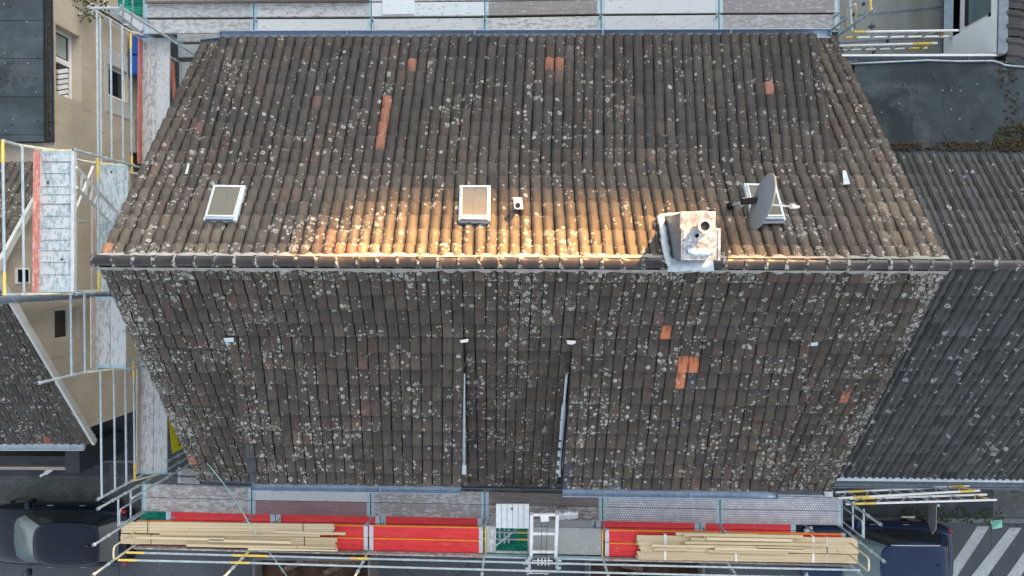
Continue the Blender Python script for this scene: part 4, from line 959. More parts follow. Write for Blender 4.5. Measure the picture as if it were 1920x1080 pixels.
mb = MB(); mb.beam(cl+d1_*.30+n1*-.05+Vector((.02, 0, 0)), cr+d1_*.30+n1*-.05-Vector((.02, 0, 0)), .22, .06, n2); mb.build('load_plate', 'black_plastic', car, bevel=.01)
mb = MB(); mb.beam(cl+d1_*.16+n1*.05+Vector((.03, 0, 0)), cr+d1_*.16+n1*.05-Vector((.03, 0, 0)), .02, .015, n1); mb.build('edge_rail', 'aluminium', car)
for k in range(4):
    mb = MB(); c = cmid-d1_*.10+n1*.02+Vector(((k-1.5)*.075, 0, 0)); mb.tube(c-Vector((.012, 0, 0)), c+Vector((.012, 0, 0)), .085, 16); mb.build('pulley', 'aluminium', car)
mb = MB(); mb.tube(cmid-d1_*.10-Vector((.24, 0, 0)), cmid-d1_*.10+Vector((.2, 0, 0)), .016, 10); mb.build('axle', 'aluminium', car)
for a, sx in ((cl, -1), (cr, 1)):
    mb = MB(); mb.box(a+Vector((sx*.05, 0, 0)), (.03, .34, .10), Matrix.Rotation(.49, 3, 'X'))
    for t_ in (-.12, .0, .12): mb.tube(a+d1_*t_+Vector((sx*.05, 0, .02)), a+d1_*t_+Vector((sx*(.12 if t_ else .18), 0, .02)), .03 if t_ else .014, 10)
    mb.build('roller', 'galvanised', car)
for z, y0 in ((4.9, 997), (4.3, 1010)): rail(sc, P(900, y0, z), P(1000, y0+1.5, z), 'yellow_paint')
for x in (937, 946, 954): tube_part(sc, P(x, 985, 4.1), P(x, 1018, 4.1), .022, 'galvanised', 'guard_rail')
tube_part(sc, P(926, 1026, 4.4), P(968, 992, 4.9), .022, 'galvanised', 'brace')
# green net under the hatch and at the left end
def netmesh(px4, z, label, sag=.05, nx=14, ny=8):
    a, b, c, d = [P(*p, z) for p in px4]; mb = MB(); rg = random.Random(int(px4[0][0])); rows = []
    for i in range(nx+1):
        s = i/nx; rows.append([(a*(1-s)+b*s)*(1-j/ny)+(d*(1-s)+c*s)*(j/ny)+Vector((0, 0, -sag*math.sin(j/ny*3.14)+rg.uniform(-.02, .02))) for j in range(ny+1)])
    mb.grid(rows); o = mb.build('safety_net', 'green_net', None, (a+b+c+d)/4, smooth=True); m = o.modifiers.new('s', 'SOLIDIFY'); m.thickness = .01; return tag(o, label, 'net')
netmesh([(925, 985), (1000, 987), (1000, 1040), (925, 1038)], 3.75, 'green safety net stretched below the open hatch in the scaffold')
netmesh([(262, 957), (312, 958), (312, 978), (262, 977)], 3.7, 'small green net showing between the decks at the left end of the street scaffold')
netmesh([(205, -25), (278, -25), (274, 36), (222, 12)], 5.2, 'crumpled green net hanging at the corner of the rear scaffold', .12)
mb = MB(); rg = random.Random(12); pts = []
for x in np.linspace(262, 1600, 260):
    pts.append(P(x, yr(x, 'b')+5.5+rg.uniform(-.8, .8), ZRD-.02+rg.uniform(-.03, .03)))
mb.path(pts, .016, 6)
tag(mb.build('net_edge', 'green_fabric', None, pts[130]), 'rolled green net edge running along the street side of the red deck', 'net')
# rope
mb = MB(); k0, k1, k2 = on(388, 868, zf_front, .08), P(470, 987, 6.35), P(545, 1090, 3.5)
mb.path([k0+(k1-k0)*t+Vector((0, 0, -.10*math.sin(t*3.14))) for t in np.linspace(0, 1, 14)]+[k1+(k2-k1)*t for t in np.linspace(.05, 1, 14)], .011, 6)
tag(mb.build('rope', 'rope_mint', None, k1, smooth=True), 'thin mint green rope running from the roof corner down to the street', 'rope')
# yellow banner behind the gable scaffold
mb = MB(); a, b = P(312, 786, 4.9), P(320, 852, 4.9); mb.beam(a-Vector((0, 0, .4)), b-Vector((0, 0, .4)), .02, .6)
bn = tag(mb.build('banner', 'yellow_banner', None, (a+b)/2-Vector((0, 0, .9))), 'yellow banner with black lettering hung beside the gable scaffold', 'banner')
mb = MB(); d_ = (b-a).normalized(); 
for k, (s0, s1, z0, z1) in enumerate(((.12, .20, -.35, -.55), (.12, .34, -.35, -.40), (.40, .48, -.3, -.6), (.56, .62, -.3, -.6), (.62, .74, -.3, -.37), (.62, .74, -.45, -.5), (.82, .88, -.3, -.6))):
    c = a+(b-a)*((s0+s1)/2); mb.box(Vector((c.x+.013, c.y, a.z+(z0+z1)/2-.1)), (.008, abs((b-a).length*(s1-s0)), abs(z0-z1)))
mb.build('lettering', 'black_plastic', bn)

# ============================================================ GROUND
mb = MB(); mb.box((0, 0, -.5), (600, 600, .96)); struct(mb.build('ground', 'yard_paving', None, (0, 0, 0)))
YK = P(900, 972, 0).y
mb = MB(); mb.box((0, YK-5.0, -.01), (300, 10.0, .03)); struct(mb.build('street', 'asphalt', None, (0, YK-5, 0)))
kl = P(120, 946, .1).y
mb = MB(); mb.box((0, YK+.07, .04), (200, .14, .16)); 
kb = struct(mb.build('kerb', 'kerb_stone', None, (0, YK, 0), bevel=.015))
mb = MB(); mb.box((0, (YK+.14-4.2)/2, .035), (200, abs(YK+.14+4.2), .12)); struct(mb.build('pavement', 'slab_paving', None, (0, -5.5, 0)))
mb = MB(); mb.box(((P(1600, 950, .1).x+100)/2+4, YK+.75, .098), (86, 1.0, .008)); struct(mb.build('cobble_strip', 'block_paving', None, (50, YK+.7, 0)))
mb = MB(); mb.box((-54, YK+.75, .098), (90, 1.0, .008)); struct(mb.build('cobble_strip', 'block_paving', None, (-54, YK+.7, 0)))
mb = MB(); a, b = P(1862, 910, .1), P(1990, 975, .1); mb.box(((a.x+b.x)/2+3, (a.y+b.y)/2, .101), (b.x-a.x+6, a.y-b.y, .01)); struct(mb.build('block_path', 'block_paving', None, a))
for q in ([(1833, 986.5), (1856, 986.5), (1787, 1092), (1762, 1092)], [(1893, 989.5), (1916, 989.5), (1843, 1092), (1812, 1092)], [(1952, 990), (1976, 990), (1906, 1092), (1880, 1092)], [(2012, 990), (2036, 990), (1970, 1092), (1944, 1092)]):
    mb = MB(); mb.prism([P(x, y, .012) for x, y in q][::-1], .004); struct(mb.build('road_marking', 'road_paint', None, P(*q[0], 0)))
# paving patches by the left house
mb = MB()
for x0, y0, x1, y1 in ((205, 870, 222, 892), (142, 893, 164, 915), (95, 893, 118, 915), (235, 893, 262, 916)):
    a, b = P(x0, y0, .1), P(x1, y1, .1); mb.box(((a.x+b.x)/2, (a.y+b.y)/2, .1), (b.x-a.x, a.y-b.y, .014))
struct(mb.build('paving_patches', 'block_paving', None, P(180, 890, .1)))
mb = MB(); a, b = P(150, 865, .1), P(270, 865, .1); mb.box(((a.x+b.x)/2, a.y, .1), (b.x-a.x, .07, .06)); struct(mb.build('edging_stone', 'kerb_stone', None, a))

# debris and litter
def scatter(name, px4, n, z, mat, label, cat, sz, seed):
    rg = random.Random(seed); mb = MB(); a, b, c, d = [P(*p, z) for p in px4]
    for _ in range(n):
        s, t = rg.random(), rg.random()**1.5; p = (a*(1-s)+b*s)*(1-t)+(d*(1-s)+c*s)*t; k = sz*(.4+rg.random())
        R = Matrix.Rotation(rg.random()*6, 3, 'Z') @ Matrix.Rotation(rg.uniform(-.7, .7), 3, 'X'); m = 5
        pts = [R @ Vector((math.cos(i*6.283/m)*k*rg.uniform(.5, 1), math.sin(i*6.283/m)*k*rg.uniform(.4, .9), 0)) for i in range(m)]
        mb.add([p+Vector((0, 0, k*.5))+q for q in pts]+[p+Vector((0, 0, k*1.1))], [(i, (i+1) % m, m) for i in range(m)])
    o = mb.build(name, mat, None, (a+b+c+d)/4); o['label'] = label; o['category'] = cat; o['kind'] = 'stuff'; return o

# ============================================================ RIGHT NEIGHBOUR
zN = ZR-.10
nRL, nRR = P(1775, 496, zN), P(2560, 503, zN); dn_ = .16
nBL = P(1562, 893, ZE-.08); nBR = P(1960, 903, ZE-.08)
nTL = on(1680, 289, zf_rear, -.14); nTR = Vector((nRR.x, nTL.y, nTL.z))
nRLb = Vector((RR.x-.35, nRL.y, zN)); nBLb = Vector((BR.x-.30, nBL.y, nBL.z)); nBRb = Vector((nRR.x, nBL.y-.05, nBL.z)); nTLb = Vector((RR.x-.30, nTL.y, nTL.z))
nh = thing('neighbour_house', 'neighbouring house on the right with a dark grey concrete tile roof and flat rear roof', 'house', (11, 0, 0))
DK = (.062, .066, .068)
def cfn(i, j, p, rg):
    k = 1+rg.uniform(-.18, .18); t = rg.random()
    if t < .05: k *= .65
    elif t < .10: k *= 1.3
    return tuple(x*k for x in DK)+(0,)
dn_r = lambda i, j, p, rg: .10
ncn = int((nRR.x-nRLb.x)/.30)
tile_field([nRLb, nRR, nBRb, nBLb], ncn, 19, PFAN, cfn, dn_r, seed=11, sag=.002, jit=.25, lift=.022, lip=.03, nosed=.010, uoff=(100, 3)).build('roof_slope', 'concrete_tile', nh)
tile_field([nRLb, nRR, nTR, nTLb], ncn, 9, PFAN, cfn, lambda i, j, p, rg: .07, seed=12, sag=.002, jit=.25, lift=.022, lip=.03, nosed=.010, uoff=(130, 7)).build('roof_slope', 'concrete_tile', nh)
mb = MB()
for q in ([nRLb, nRR, nTR, nTLb], [nRLb, nRR, nBRb, nBLb]):
    nn = (q[1]-q[0]).cross(q[3]-q[0]); nn = nn.normalized() if nn.z > 0 else -nn.normalized(); t = [v-nn*.03 for v in q]; b = [v-nn*.12 for v in q]
    mb.add(t+b, [(0, 1, 2, 3), (7, 6, 5, 4)]+[(i, (i+1) % 4, 4+(i+1) % 4, 4+i) for i in range(4)])
mb.build('roof_felt', 'felt_black', nh)
ridge(Vector((RR.x+.02, nRL.y, zN+.03)), nRR+Vector((0, 0, .02)), 18, .085, 'ridge_glaze', nh, 'ridge_tiles', seed=5)
FX1 = 24.0
mb = MB(); mb.box(((7.0+FX1)/2, (nBLb.y+.4+nTL.y-.1)/2, 2.75), (FX1-7.0-.1, nTL.y-.1-nBLb.y-.4, 5.4)); mb.box(((7.0+FX1)/2, 1.0, 6.5), (FX1-7.1, 2.2, 2.3)); mb.build('wall', 'house_render', nh)
# flat roof
ZF = 6.2
ff = P(1640, 113, ZF).y; fn = nTL.y-.15; fx0 = RR.x+.03
mb = MB(); mb.box(((fx0+FX1)/2, (ff+fn)/2, ZF/2), (FX1-fx0, ff-fn, ZF)); mb.build('flat_roof', 'bitumen', nh)
mb = MB(); rg = random.Random(8)
for x0, y0, x1, y1 in ((1768, 145, 1773, 240), (1740, 130, 1756, 160), (1710, 190, 1712, 280), (1610, 190, 1900, 192), (1620, 232, 1890, 231), (1775, 150, 1782, 175), (1765, 240, 1776, 270)):
    pts = [P(x0+(x1-x0)*t+rg.uniform(-1.5, 1.5)*(abs(x1-x0) < 50), y0+(y1-y0)*t+rg.uniform(-.7, .7), ZF-.026-.03*(abs(2*t-1)**2)) for t in np.linspace(0, 1, 13)]; mb.path(pts, .04 if abs(x1-x0) < 50 else .032, 10)
mb.build('felt_wrinkle', 'bitumen', nh, smooth=True)
tl_, tr_ = P(1585, 119, ZF+.05), P(2100, 119, ZF+.05)
mb = MB(); mb.path([P(x, y, ZF+.03) for x, y in ((1590, 120), (1650, 117), (1740, 113), (1800, 115), (1860, 114), (1876, 118), (1884, 122), (1900, 124), (1930, 126), (2000, 128))], .02, 8); mb.build('lightning_conductor', 'galvanised', nh, smooth=True)
wxL = P(1870, 60, ZF).x; 
gutter(P(1585, 109, ZF-.02), P(1868, 107, ZF-.02), .07, nh, 'zinc_dark'); mb = MB(); mb.beam(P(1578, 104.2, ZF), P(1868, 103.5, ZF), .04, .05); mb.build('coping', 'white_paint', nh)
gutter(Vector((BR.x+.1, P(1600, 909, 5.45).y, 5.45)), Vector((FX1, P(1600, 909, 5.45).y-.02, 5.45)), .065, nh, 'zinc_dark')
mb = MB(); mb.beam(Vector((BR.x+.1, nBLb.y-.03, nBLb.z-.005)), Vector((FX1, nBLb.y-.08, nBLb.z-.005)), .14, .02); mb.build('eaves_flashing', 'lead', nh)
scatter('moss_debris', [(1668, 280), (1930, 284), (1930, 262), (1668, 268)], 420, ZF, 'dry_debris', 'brown mossy debris gathered along the inner edge of the flat roof', 'debris', .035, 21)
scatter('moss_debris', [(1858, 278), (1930, 280), (1930, 235), (1870, 235)], 260, ZF, 'moss', 'olive moss clump in the corner of the flat roof', 'moss', .04, 22)
scatter('moss_debris', [(1870, 130), (1905, 130), (1915, 240), (1885, 240)], 60, ZF, 'dry_debris', 'scattered brown moss down the right side of the flat roof', 'moss', .04, 23)
# terrace and white extension
ZT_ = 4.25
tx0, tx1 = 6.9, P(1767, 60, ZT_).x
ter = thing('terrace', 'green grey concrete roof terrace behind the dark flat roof', 'terrace', ((tx0+tx1)/2, ff+3, 0))
mb = MB(); mb.box(((tx0+tx1)/2, ff+4.1, ZT_/2), (tx1-tx0, 8.0, ZT_)); mb.build('floor', 'terrace_concrete', ter)
mb = MB()
for y0, y1 in ((33, 13), (80, 67)): mb.beam(P(1560, y0, ZT_+.006), P(1766, y1, ZT_+.006), .035, .012)
mb.beam(P(1765, -20, ZT_+.006), P(1765, 101, ZT_+.006), .03, .012); mb.build('joint', 'zinc_dark', ter)
for x, y in ((1619, 7), (1600, 27), (1664, 77), (1638, 97)):
    c = P(x, y, ZT_+.01); mb = MB(); mb.tube(c, c+Vector((0, 0, .02)), .035, 10); mb.build('drain', 'black_plastic', ter)
ext = thing('white_extension', 'white rendered extension wall with a window rising from the terrace', 'extension', (wxL+2, ff+2, 0))
yA, yB = ff+.12, ff+8.0
wy_b, wy_t = P(1835, 58, 5.3).y, yB   # window: near jamb
wz0, wz1 = 4.62, 5.98
wyb = P(1870, 30, 6.0).y
mb = MB(); wj = P(1808, 62, 5.0)
y1w = P(1866, 30, wz1).y
mb.box((wxL+.09, (yA+y1w)/2, (ZT_+ZF)/2), (.18, y1w-yA, ZF-ZT_)); mb.box((wxL+.09, (y1w+yB)/2, (ZT_+wz0)/2), (.18, yB-y1w, wz0-ZT_)); mb.box((wxL+.09, (y1w+yB)/2, (wz1+ZF)/2), (.18, yB-y1w, ZF-wz1))
mb.build('wall', 'white_wall', ext)
mb = MB(); mb.box((wxL+.17, (y1w+yB)/2, (wz0+wz1)/2), (.04, yB-y1w-.01, wz1-wz0-.01)); win = mb.build('window', 'white_frame', ext)
mb = MB(); mb.box((wxL+.14, (y1w+.1+yB)/2, (wz0+wz1)/2+.1), (.03, yB-y1w-.2, wz1-wz0-.45)); mb.build('pane', 'glass_screen', win)
mb = MB(); mb.box((wxL+.135, (y1w+.1+yB)/2, wz0+.30), (.03, yB-y1w-.2, .14)); mb.build('lower_bar', 'black_plastic', win)
mb = MB(); mb.box((wxL-.02, (y1w+yB)/2, wz0-.015), (.36, yB-y1w+.06, .03)); mb.build('sill', 'steel_plate', win)
mb = MB(); mb.beam((wxL+.08, yA, ZF+.04), (wxL+.08, yB, ZF+.04), .20, .05); mb.build('coping', 'zinc_dark', ext)
# tiled roof right of it
q = [Vector((wxL+.15, yB, ZF+.05)), Vector((wxL+.15, P(1885, 121, ZF).y, ZF+.05)), Vector((wxL+3.2, P(1885, 121, ZF).y, ZF-1.0)), Vector((wxL+3.2, yB, ZF-1.0))]
tile_field(q, 14, 9, PFAN, cfn, lambda i, j, p, rg: .04, seed=14, sag=.002, jit=.25, uoff=(160, 1)).build('roof_slope', 'concrete_tile', ext)
mb = MB(); mb.add([v-Vector((0, 0, .05)) for v in q]+[v-Vector((0, 0, .6)) for v in q], [(3, 2, 1, 0), (4, 5, 6, 7)]+[(i, 4+i, 4+(i+1) % 4, (i+1) % 4) for i in range(4)]); mb.build('roof_base', 'felt_black', ext)

# ============================================================ LEFT NEIGHBOURS
XW = -11.1
# flat roofed building, top left
zFL = 4.4; fe = P(97, 100, zFL).x; yfe = P(50, 266, zFL).y
lf = thing('flat_roofed_house', 'beige house at the upper left with a dark sheet metal flat roof and white windows', 'house', (XW-3, 6, 0))
yw0, yw1 = yfe-.6, 12.0
def wall_with_windows(x, y0, y1, z1, wins, th, mat, parent):
    """wall in the plane X=x facing +X with rectangular openings [(ya, yb, za, zb)]"""
    mb = MB(); ys = sorted({y0, y1}|{w_[0] for w_ in wins}|{w_[1] for w_ in wins})
    for a, b in zip(ys[:-1], ys[1:]):
        ws = sorted([(w_[2], w_[3]) for w_ in wins if w_[0] <= a+1e-6 and w_[1] >= b-1e-6]); z = 0
        for za, zb in ws:
            if za > z: mb.box((x-th/2, (a+b)/2, (z+za)/2), (th, b-a, za-z))
            z = zb
        if z1 > z: mb.box((x-th/2, (a+b)/2, (z+z1)/2), (th, b-a, z1-z))
    return mb.build('wall', mat, parent)
def onwall(px, py):   # point on the wall plane X = XW
    d = RM @ Vector(((px-960)/F, -(py-540)/F, -1)); t = XW/d.x; return Vector((XW, d.y*t, HC+d.z*t))
w1a, w1b = onwall(137, 62).y, onwall(137, 187).y; w1z = onwall(150, 100).z; 
w2a, w2b = onwall(206, 122).y, onwall(206, 180).y; w2z0, w2z1 = onwall(238, 150).z, onwall(203, 150).z
wall_with_windows(XW, yw0, yw1, zFL-.12, [(w1b, w1a, w1z, zFL-.2), (w2b, w2a, w2z0, w2z1)], .3, 'stucco_beige', lf)
mb = MB(); mb.box((XW-4.2, (yw0+yw1)/2, zFL/2-.1), (7.7, yw1-yw0, zFL-.2)); mb.build('core', 'stucco_beige', lf)
def window(ya, yb, za, zb, parent, bar=None, pane='glass_dark', dep=.20):
    f = MB(); t = .07; x = XW-dep
    for c, s in (((x, ya+t/2, (za+zb)/2), (.07, t, zb-za)), ((x, yb-t/2, (za+zb)/2), (.07, t, zb-za)), ((x, (ya+yb)/2, za+t/2), (.07, yb-ya-2*t, t)), ((x, (ya+yb)/2, zb-t/2), (.07, yb-ya-2*t, t))): f.box(c, s)
    o = f.build('window', 'white_frame', parent)
    m = MB(); m.box((x-.02, (ya+yb)/2, (za+zb)/2), (.02, yb-ya-2*t+.01, zb-za-2*t+.01)); m.build('pane', pane, o)
    if bar is not None:
        m = MB(); m.box((x+.005, bar, (za+zb)/2), (.075, .13, zb-za-2*t)); m.build('mullion', 'white_frame', o)
    m = MB(); m.box((XW-dep/2+.02, (ya+yb)/2, za-.012), (dep+.03, yb-ya-.01, .03)); m.build('sill', 'stucco_beige', o)
    return o
win1 = window(w1b, w1a, w1z, zFL-.2, lf, onwall(125, 112).y, dep=.25)
m = MB(); m.box((XW-.255, (onwall(125, 112).y+w1a)/2, (w1z+zFL-.2)/2), (.012, w1a-onwall(125, 112).y-.22, .62)); m.build('roller_blind', 'glass_blind', win1)
m = MB()
for k in range(6): m.box((XW-.24, onwall(125, 120).y-.12-k*.13, w1z+.35), (.05, .09, .42), Matrix.Rotation(.35, 3, 'X'))
m.build('pleated_curtain', 'white_sheet', win1)
window(w2b, w2a, w2z0, w2z1, lf, dep=.10)
mb = MB(); a, b = onwall(196, 95), onwall(240, 210)
for ya, yb, za, zb in ((w2a+.02, w2a+.45, w2z0-.25, w2z1+.15), (w2b-.45, w2b-.06, w2z0-.25, w2z1+.15), (w2b-.06, w2a+.02, w2z1+.02, w2z1+.18), (w2b-.06, w2a+.02, w2z0-.3, w2z0-.06)): mb.box((XW+.008, (ya+yb)/2, (za+zb)/2), (.02, yb-ya, zb-za))
mb.build('render_patch', 'stucco_pale', lf)
mb = MB(); n_ = 0
ysh = [P(40, y, zFL).y for y in (-40, 39, 110, 182, 253, 266)]
for a, b in zip(ysh[:-1], ysh[1:]): mb.box(((fe-19)/2-.11, (a+b)/2, zFL-.01), (abs(-19-fe)-.2, a-b-.012, .05))
mb.build('roof_sheets', 'bitumen_sheet', lf)
mb = MB(); mb.box(((fe-19)/2-.05, (yw1+yfe)/2, zFL-.1), (abs(-19-fe)-.15, yw1-yfe, .12)); mb.build('roof_deck', 'felt_black', lf)
gutter(Vector((fe-.06, yfe, zFL-.03)), Vector((fe-.06, yw1, zFL-.03)), .075, lf, 'dark_metal')
scatter('gutter_moss', [(86, 262), (94, 262), (94, 2), (86, 2)], 380, zFL-.07, 'moss', 'dark moss filling the gutter of the flat roof at upper left', 'moss', .03, 31)
mb = MB(); c = onwall(191, 250); mb.tube((XW-.05, c.y, c.z), (XW+.015, c.y, c.z), .06, 12); mb.build('pipe_hole', 'stucco_pale', lf); mb = MB(); mb.tube((XW-.05, c.y, c.z), (XW+.022, c.y, c.z), .03, 12); mb.build('hole', 'black_plastic', lf)
# gabled house, lower left
lg = thing('gabled_house', 'beige gabled house at the lower left with brown grey tiles and a pale verge board', 'house', (XW-3, -2, 0))
zGR, zGE, yGR = 6.75, 3.25, -.1; yGE = P(165, 831, zGE).y; xv = -10.9; slope = (zGR-zGE)/(yGR-yGE); yGT = yfe-.55; zGT = zGR-slope*(yGT-yGR)
g0, g1, g2, g3 = Vector((-19, yGR, zGR)), Vector((xv, yGR, zGR)), Vector((xv, yGE, zGE)), Vector((-19, yGE, zGE)); g4, g5 = Vector((xv, yGT, zGT)), Vector((-19, yGT, zGT))
BG = (.066, .057, .050)
def cfg(i, j, p, rg):
    if rg.random() < .006: return (.3, .1, .07, 0)
    k = 1+rg.uniform(-.2, .2); return tuple(x*k for x in BG)+(0,)
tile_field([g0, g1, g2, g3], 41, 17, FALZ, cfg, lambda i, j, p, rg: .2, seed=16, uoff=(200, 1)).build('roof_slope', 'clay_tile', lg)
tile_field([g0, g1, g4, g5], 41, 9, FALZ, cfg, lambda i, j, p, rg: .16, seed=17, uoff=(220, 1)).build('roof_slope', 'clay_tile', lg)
mb = MB()
for q in ([g0, g1, g2, g3], [g0, g1, g4, g5]):
    mb.add([v-Vector((0, 0, .04)) for v in q]+[v-Vector((0, 0, .16)) for v in q], [(0, 1, 2, 3), (7, 6, 5, 4)]+[(i, (i+1) % 4, 4+(i+1) % 4, 4+i) for i in range(4)])
mb.build('roof_felt', 'felt_black', lg)
mb = MB()
for a, b in ((g1, g2), (g1, g4)): mb.beam(a+Vector((.07, 0, -.04)), b+Vector((.05, 0, -.05)), .08, .16)
mb.build('verge_board', 'stucco_pale', lg, bevel=.01)
ww = [onwall(88, 580), onwall(124, 636)]
wa = (onwall(140, 636).y, onwall(140, 576).y, onwall(146, 600).z, onwall(146, 600).z+.92); wb = (onwall(40, 532).y, onwall(40, 502).y, onwall(54, 516).z, onwall(28, 516).z)
zs = lambda y: zGR-slope*abs(y-yGR)-.18
wall_with_windows(XW, -2.6, yw0, 4.4, [wa], .3, 'stucco_beige', lg)
mb = MB()
for poly in ([(-2.6, 4.4), (yw0, 4.4), (yw0, zs(yw0)), (yGR, zs(yGR)), (-2.6, zs(-2.6))], [(yGE+.35, 0), (-2.6, 0), (-2.6, zs(-2.6)), (yGE+.35, zs(yGE+.35))]):
    v_ = [Vector((XW, y, z)) for y, z in poly]; n_ = len(v_); mb.add(v_+[v-Vector((.3, 0, 0)) for v in v_], [tuple(range(n_)), tuple(range(2*n_-1, n_-1, -1))]+[(i, n_+i, n_+(i+1) % n_, (i+1) % n_) for i in range(n_)])
mb.build('gable_wall', 'stucco_beige', lg)
mb = MB(); mb.box((XW-4.2, (yGE+.35+yGT)/2, 1.6), (7.7, yGT-yGE-.4, 3.2)); mb.build('core', 'stucco_beige', lg)
window(wa[0], wa[1], wa[2], wa[3], lg, dep=.26)
f = MB(); f.box((XW+.01, (wb[0]+wb[1])/2, (wb[2]+wb[3])/2), (.03, abs(wb[1]-wb[0]), abs(wb[3]-wb[2]))); wo = f.build('window', 'white_frame', lg); f = MB(); f.box((XW+.028, (wb[0]+wb[1])/2, (wb[2]+wb[3])/2), (.012, abs(wb[1]-wb[0])-.08, abs(wb[3]-wb[2])-.12)); f.build('pane', 'glass_dark', wo)
gutter(P(-60, 838, 3.12), P(157, 838, 3.12), .085, lg, 'lead')
mb = MB(); mb.path([P(155, 834, 3.05), P(164, 828, 2.95), P(172, 823, 2.7), P(176, 818, 1.2), P(178, 815, .1)], .04, 10); mb.build('downpipe', 'lead', lg, smooth=True)
# boxed bay under its eaves
a, b = P(122, 846, 2.3), P(149, 868, 2.3); 
mb = MB(); mb.box(((a.x+b.x)/2, (a.y+b.y)/2-.1, 1.15), (b.x-a.x, abs(a.y-b.y)+.35, 2.3)); mb.box(((P(-40, 850, 2.2).x+a.x)/2, P(60, 860, 2.2).y-.02, 1.05), (a.x-P(-40, 850, 2.2).x, .12, 2.1)); mb.build('bay_front', 'dark_metal', lg)
mb = MB(); mb.box(((P(-40, 850, 2.2).x+a.x)/2, P(60, 878, 2.2).y, 2.15), (a.x-P(-40, 850, 2.2).x, .08, .12)); mb.build('bay_lintel', 'toe_wood', lg)
mb = MB(); c = onwall(150, 545); mb.tube((-10.86, onwall(120, 553).y, 0), (-10.86, onwall(120, 553).y, 7.4), .105, 18)
for z in (1.0, 2.6, 4.2, 5.0, 6.2): mb.tube((-10.86, onwall(120, 553).y, z), (-10.86, onwall(120, 553).y, z+.05), .115, 18)
mb.build('flue_pipe', 'zinc', lg)
# extras in the passage
def bin_(px, py, label):
    c = P(px, py, 1.08); t = thing('wheelie_bin', label, 'bin', (c.x, c.y, .0), 'blue wheelie bins in the passage')
    mb = MB(); mb.add([(c.x+sx*k, c.y+sy*k*1.0, z) for k, z in ((.22, .1), (.27, 1.0)) for sx, sy in ((-1, -1), (1, -1), (1, 1), (-1, 1))], [(3, 2, 1, 0), (4, 5, 6, 7)]+[(i, (i+1) % 4, 4+(i+1) % 4, 4+i) for i in range(4)]); mb.build('body', 'blue_plastic', t, bevel=.02)
    mb = MB(); mb.box((c.x, c.y, 1.03), (.62, .60, .05)); mb.box((c.x-.05, c.y, 1.065), (.42, .5, .02)); mb.build('lid', 'blue_plastic', t, bevel=.015)
    mb = MB(); mb.tube((c.x-.33, c.y-.22, .98), (c.x-.33, c.y+.22, .98), .016, 8); mb.build('handle', 'blue_plastic', t)
    for s in (-.2, .2):
        mb = MB(); mb.tube((c.x-.26, c.y+s-.025, .1), (c.x-.26, c.y+s+.025, .1), .1, 14); mb.build('wheel', 'black_rubber', t)
bin_(262, 84, 'blue wheelie bin nearer the rear scaffold, upper of the two'); bin_(262, 121, 'blue wheelie bin nearer the small window, lower of the two')
mb = MB(); a, b = P(232, 222, .6), P(268, 300, .6); mb.box(((a.x+b.x)/2, (a.y+b.y)/2, .35), (b.x-a.x, a.y-b.y, .5)); tag(mb.build('stone_steps', 'kerb_stone', None, ((a.x+b.x)/2, (a.y+b.y)/2, .1), bevel=.02), 'grey stone step block against the beige wall in the passage', 'steps')
mb = MB(); a, b = P(233, 286, 1.0), P(258, 312, 1.0)
for k in range(5): mb.box((a.x+(b.x-a.x)*k/4, (a.y+b.y)/2, .7), (.03, abs(a.y-b.y), .04))
for s in (a.y, b.y): mb.box(((a.x+b.x)/2, s, .66), (b.x-a.x, .04, .5))
mb.box(((a.x+b.x)/2, (a.y+b.y)/2, .42), (b.x-a.x, abs(a.y-b.y), .03)); tag(mb.build('plastic_crate', 'black_plastic', None, ((a.x+b.x)/2, (a.y+b.y)/2, .4)), 'black plastic crate beside the stone step block', 'crate')
mb = MB(); q = [P(196, 20, 2.4), P(228, 6, 2.4), P(272, 48, 2.3), P(262, 66, 2.3)]; mb.prism(q[::-1], .06); cn = tag(mb.build('canopy', 'galvanised', None, (q[0]+q[2])/2-Vector((0, 0, .1))), 'grey sheet metal canopy beyond the passage under the rear scaffold corner', 'canopy')
mb = MB(); mb.beam(P(226, 22, 2.42), P(268, 55, 2.32), .16, .03); mb.build('light_strip', 'aluminium', cn)
def plant(px, py, z, r, label, white):
    c = P(px, py, z); t = thing('potted_shrub' if False else 'shrub', label, 'shrub', (c.x, c.y, 0)); rg = random.Random(5); mb = MB(); w_ = MB()
    for _ in range(420):
        d = Vector((rg.gauss(0, 1), rg.gauss(0, 1), rg.gauss(0, .7))).normalized()*r*(rg.random()**.4); p = c+d; R = Euler((rg.uniform(-1, 1), rg.uniform(-1, 1), rg.random()*6)).to_matrix(); s = .05
        tgt = w_ if white and rg.random() < .3 and d.y < .1 else mb; tgt.add([p+R @ Vector(v)*s for v in ((-1, 0, 0), (0, -.5, .1), (1, 0, 0), (0, .5, .1))], [(0, 1, 2, 3)])
    mb.build('foliage', 'leaf_green', t); 
    if white: w_.build('blossom', 'petal_white', t)
    mb = MB(); mb.tube((c.x, c.y, 0), c, .025, 8); mb.build('stem', 'brown_board', t)
plant(160, 2, 3.2, .55, 'green shrub with small white blossom against the beige wall at the top left', True)
scatter('weeds', [(1690, 972), (1880, 985), (1880, 955), (1690, 950)], 260, .1, 'leaf_green', 'small green weeds along the kerb in front of the right house', 'weeds', .045, 41)
mb = MB(); c = P(1700, 975, .12); mb.add([c+Vector(v) for v in ((-.2, .12, .02), (.2, .15, .10), (.12, -.2, .06), (-.02, -.25, .02), (0, 0, .16))], [(0, 1, 4), (1, 2, 4), (2, 3, 4), (3, 0, 4), (3, 2, 1, 0)]); tag(mb.build('litter', 'foil', None, c), 'crumpled grey plastic sheet on the kerb above the navy car', 'litter')
